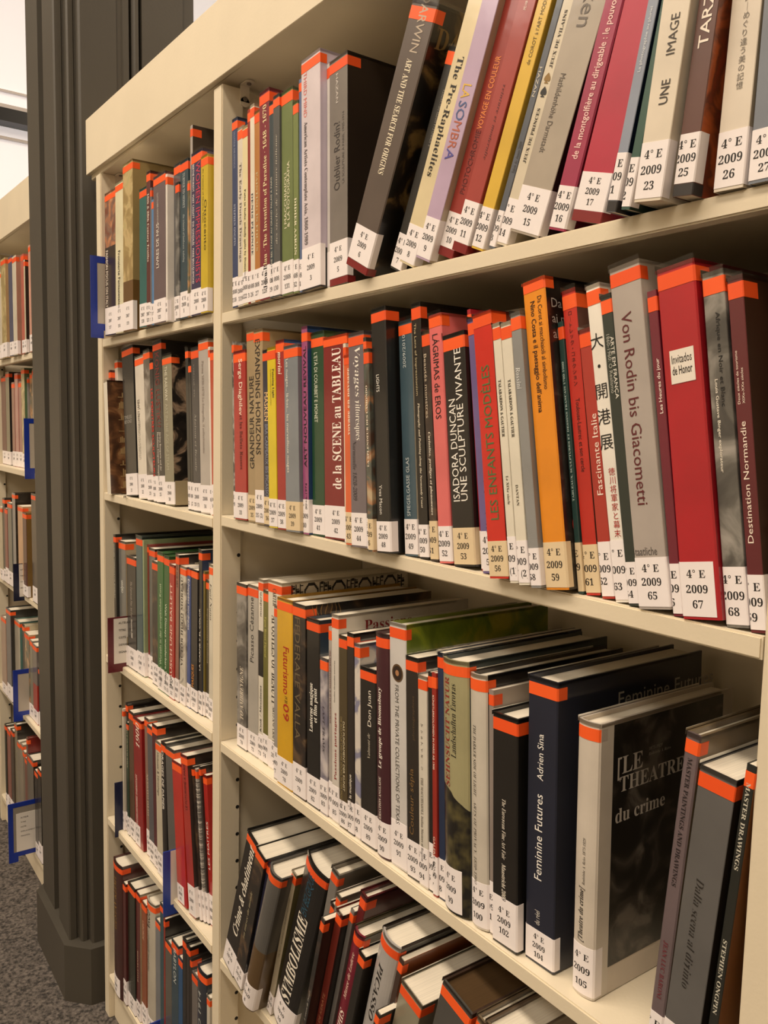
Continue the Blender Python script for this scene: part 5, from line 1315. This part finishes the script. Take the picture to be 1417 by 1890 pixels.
  (-0.8408, -0.0235, 0.4816, 0.0205, 0.2978, 0.0437, 14.5, '2010 18', 'rounded raspberry red hardback, fourteenth from left on bottom right shelf', {'c': '74182c', 's': '4c4430', 'hard': 1, 'rnd': 0.2, 't': [('L’ANNAMHIS', 'ecdccc', 'U', 0.3, 0.6, 0.5, 0.5, 'I'), ('Musée de Lodève', 'd8b8a8', 'U', 0.66, 0.9, 0.5, 0.3, 'I')]}),
  (-0.8269, -0.0286, 0.4816, 0.0129, 0.2785, 0.0437, 14.5, '2010 19', 'narrow black low book, fifteenth from left on bottom right shelf', {'c': '1c1a16', 's': '2a2620'}),
  (-0.7801, -0.0202, 0.4816, 0.0356, 0.3189, 0.0437, 14.5, '2010 20', 'thick white hardback lettered Picasso, sixteenth from left on bottom right shelf', {'c': 'a8a4a0', 's': '1c1410', 'hard': 1, 'rnd': 0.15, 't': [('PICASSO', '1c1814', 'D', 0.62, 0.88, 0.45, 0.3, 'X')]}),
  (-0.7709, -0.0202, 0.4816, 0.0084, 0.3068, 0.0437, 14.5, '2010 21', 'orange brown covered book, seventeenth from left on bottom right shelf', {'c': '3c2a20', 's': '7c401c'}),
  (-0.7644, -0.0448, 0.4816, 0.0084, 0.2453, 0.0437, 14.5, '2010 22', 'thin dark low book, eighteenth from left on bottom right shelf', {'c': '2c2620'}),
  (-0.7234, -0.0252, 0.4816, 0.038, 0.2796, 0.0437, 14.5, '2010 23', 'thick light grey book with white pages, nineteenth from left on bottom right shelf', {'c': '86806c', 's': '7c7464'}),
  (-0.6577, -0.0218, 0.4816, 0.0476, 0.316, 0.0437, 14.5, '2010 24', 'thick grey hardback with brown page edges, twentieth from left on bottom right shelf', {'c': '4c4a46', 's': '3c2c24', 'hard': 1, 'pg': '4c3820'}),
  (-0.6399, -0.0218, 0.4816, 0.0109, 0.3187, 0.0437, 14.5, '2010 25', 'tan hardback, 21th from left on bottom right shelf', {'c': '7c6c54', 's': '6c5c48', 'hard': 1}),
  (-0.6049, -0.0218, 0.4816, 0.0333, 0.3147, 0.0437, 14.5, '2010 26', 'thick cream paged book, 22th from left on bottom right shelf', {'c': '6c5c48', 's': '5c4c3c', 'hard': 1}),
 ],
}
MARKERS = [
  (-1.7684, -0.0394, 1.7114, 1.5461, 0.05, '16318f', 'window', 'bright blue plastic shelf marker frame at left end of top left shelf'),
  (-2.44, -0.0257, 1.3806, 1.2145, 0.1, '16318f', 'window', 'blue plastic shelf marker with grey window on second shelf of far bookcase'),
  (-2.5928, -0.03, 0.9559, 0.845, 0.06, '10142e', 'strip', 'navy marker with white strip on third shelf of far bookcase'),
  (-2.6051, -0.0344, 0.6337, 0.4761, 0.1, '16318f', 'window', 'blue framed marker with clear window on fourth shelf of far bookcase'),
  (-2.519, -0.073, 0.2613, 0.0816, 0.1, '16318f', 'card', 'blue marker holding printed white card at bottom shelf of far bookcase'),
  (-1.7088, -0.0302, 0.9698, 0.853, 0.06, '5c1420', 'cardflush', 'maroon marker with printed white card on third left shelf'),
  (-1.7464, -0.0072, 0.596, 0.4728, 0.05, '12183a', 'plain', 'plain navy marker at left end of fourth left shelf'),
  (-1.4279, -0.0199, 0.5828, 0.4567, 0.06, '1c3a94', 'strip2', 'blue marker with white paper strip beside tilted bright red book'),
  (-1.5299, -0.0119, 0.1753, 0.0597, 0.1, '16318f', 'window', 'blue marker just entering the frame at bottom left shelf'),
]

for key, L in BOOKS.items():
    for row in L:
        make_book(row, key)


# ------------------------------------------------------------------ plastic shelf markers
def marker(row):
    X, Y, zt, zb, yin, col, style, label = row
    r = empty('shelf_marker', (X, Y, zb), label, 'marker', 'plastic shelf markers')
    pm = mat(col, .35, .3)
    H = zt - zb
    D = yin
    f = .0135
    foot = .016
    t = .0012
    yend = max(D, -Y + .06)

    def b(name, y0, y1, z0, z1, m, dt=0, par=r):
        bm = bmesh.new()
        box_bm(bm, -t - dt, t + dt, y0, y1, z0, z1)
        return link(name, from_bm(bm, name), m, par)
    if style in ('window', 'card'):
        bm = bmesh.new()
        box_bm(bm, -t, t, 0, f, foot, H)
        box_bm(bm, -t, t, f, yend, H - f, H)
        box_bm(bm, -t, t, f, yend, foot, foot + f)
        box_bm(bm, -t, t, 0, .026, 0, foot)
        link('frame', from_bm(bm, 'frame'), pm, r)
        b('pocket_sheet', f, yend, foot + f, H - f, mat('b0a698' if style == 'window' else '8c8478', .3, .5), -.0006)
        if style == 'card':
            cd = b('card', f + .008, yend, foot + f + .001, H - f - .02, mat('ddd5ca', .7), .0003)
            for i, s in enumerate(('AUTEUR', 'TITRE', 'COTE', 'EMPLACEMENT', 'MAGASIN')):
                geo = text_geo(s, 'b')
                put_text('print', geo, lambda a, c_: (t + .0005, f + .02 + a * .0058, H - f - .036 - i * .014 + c_ * .0058), INK, cd)
    elif style == 'cardflush':
        b('board', 0, yend, 0, H, pm)
        cd = b('card', .012, yend - .002, .018, H - .003, mat('ddd5ca', .7), .0004)
        for i, s in enumerate(('AUTEUR', 'TITRE', 'COTE', 'DEMANDE', 'SIGNATURE')):
            geo = text_geo(s, 'b')
            put_text('print', geo, lambda a, c_: (t + .0008, .022 + a * .0058, H - .015 - i * .0155 + c_ * .0062), INK, cd)
    elif style == 'strip':
        b('board', 0, yend, 0, H, pm)
        cd = b('card', .016, yend, .012, H - .002, mat('d0c8bc', .7), .0004)
        for i, s in enumerate(('AUTEUR', 'TITRE', 'COTE', 'LIEU')):
            geo = text_geo(s, 'b')
            put_text('print', geo, lambda a, c_: (t + .0008, .019 + a * .004, H - .02 - i * .018 + c_ * .0048), INK, cd)
    elif style == 'strip2':
        b('board', 0, yend, 0, H, pm)
        b('card', .014, .03, .02, H - .001, mat('d8d0c6', .7), .0005)
    else:
        b('board', 0, yend, 0, H, pm)
    return r


for row in MARKERS:
    marker(row)

bpy.data.objects.remove(_to)
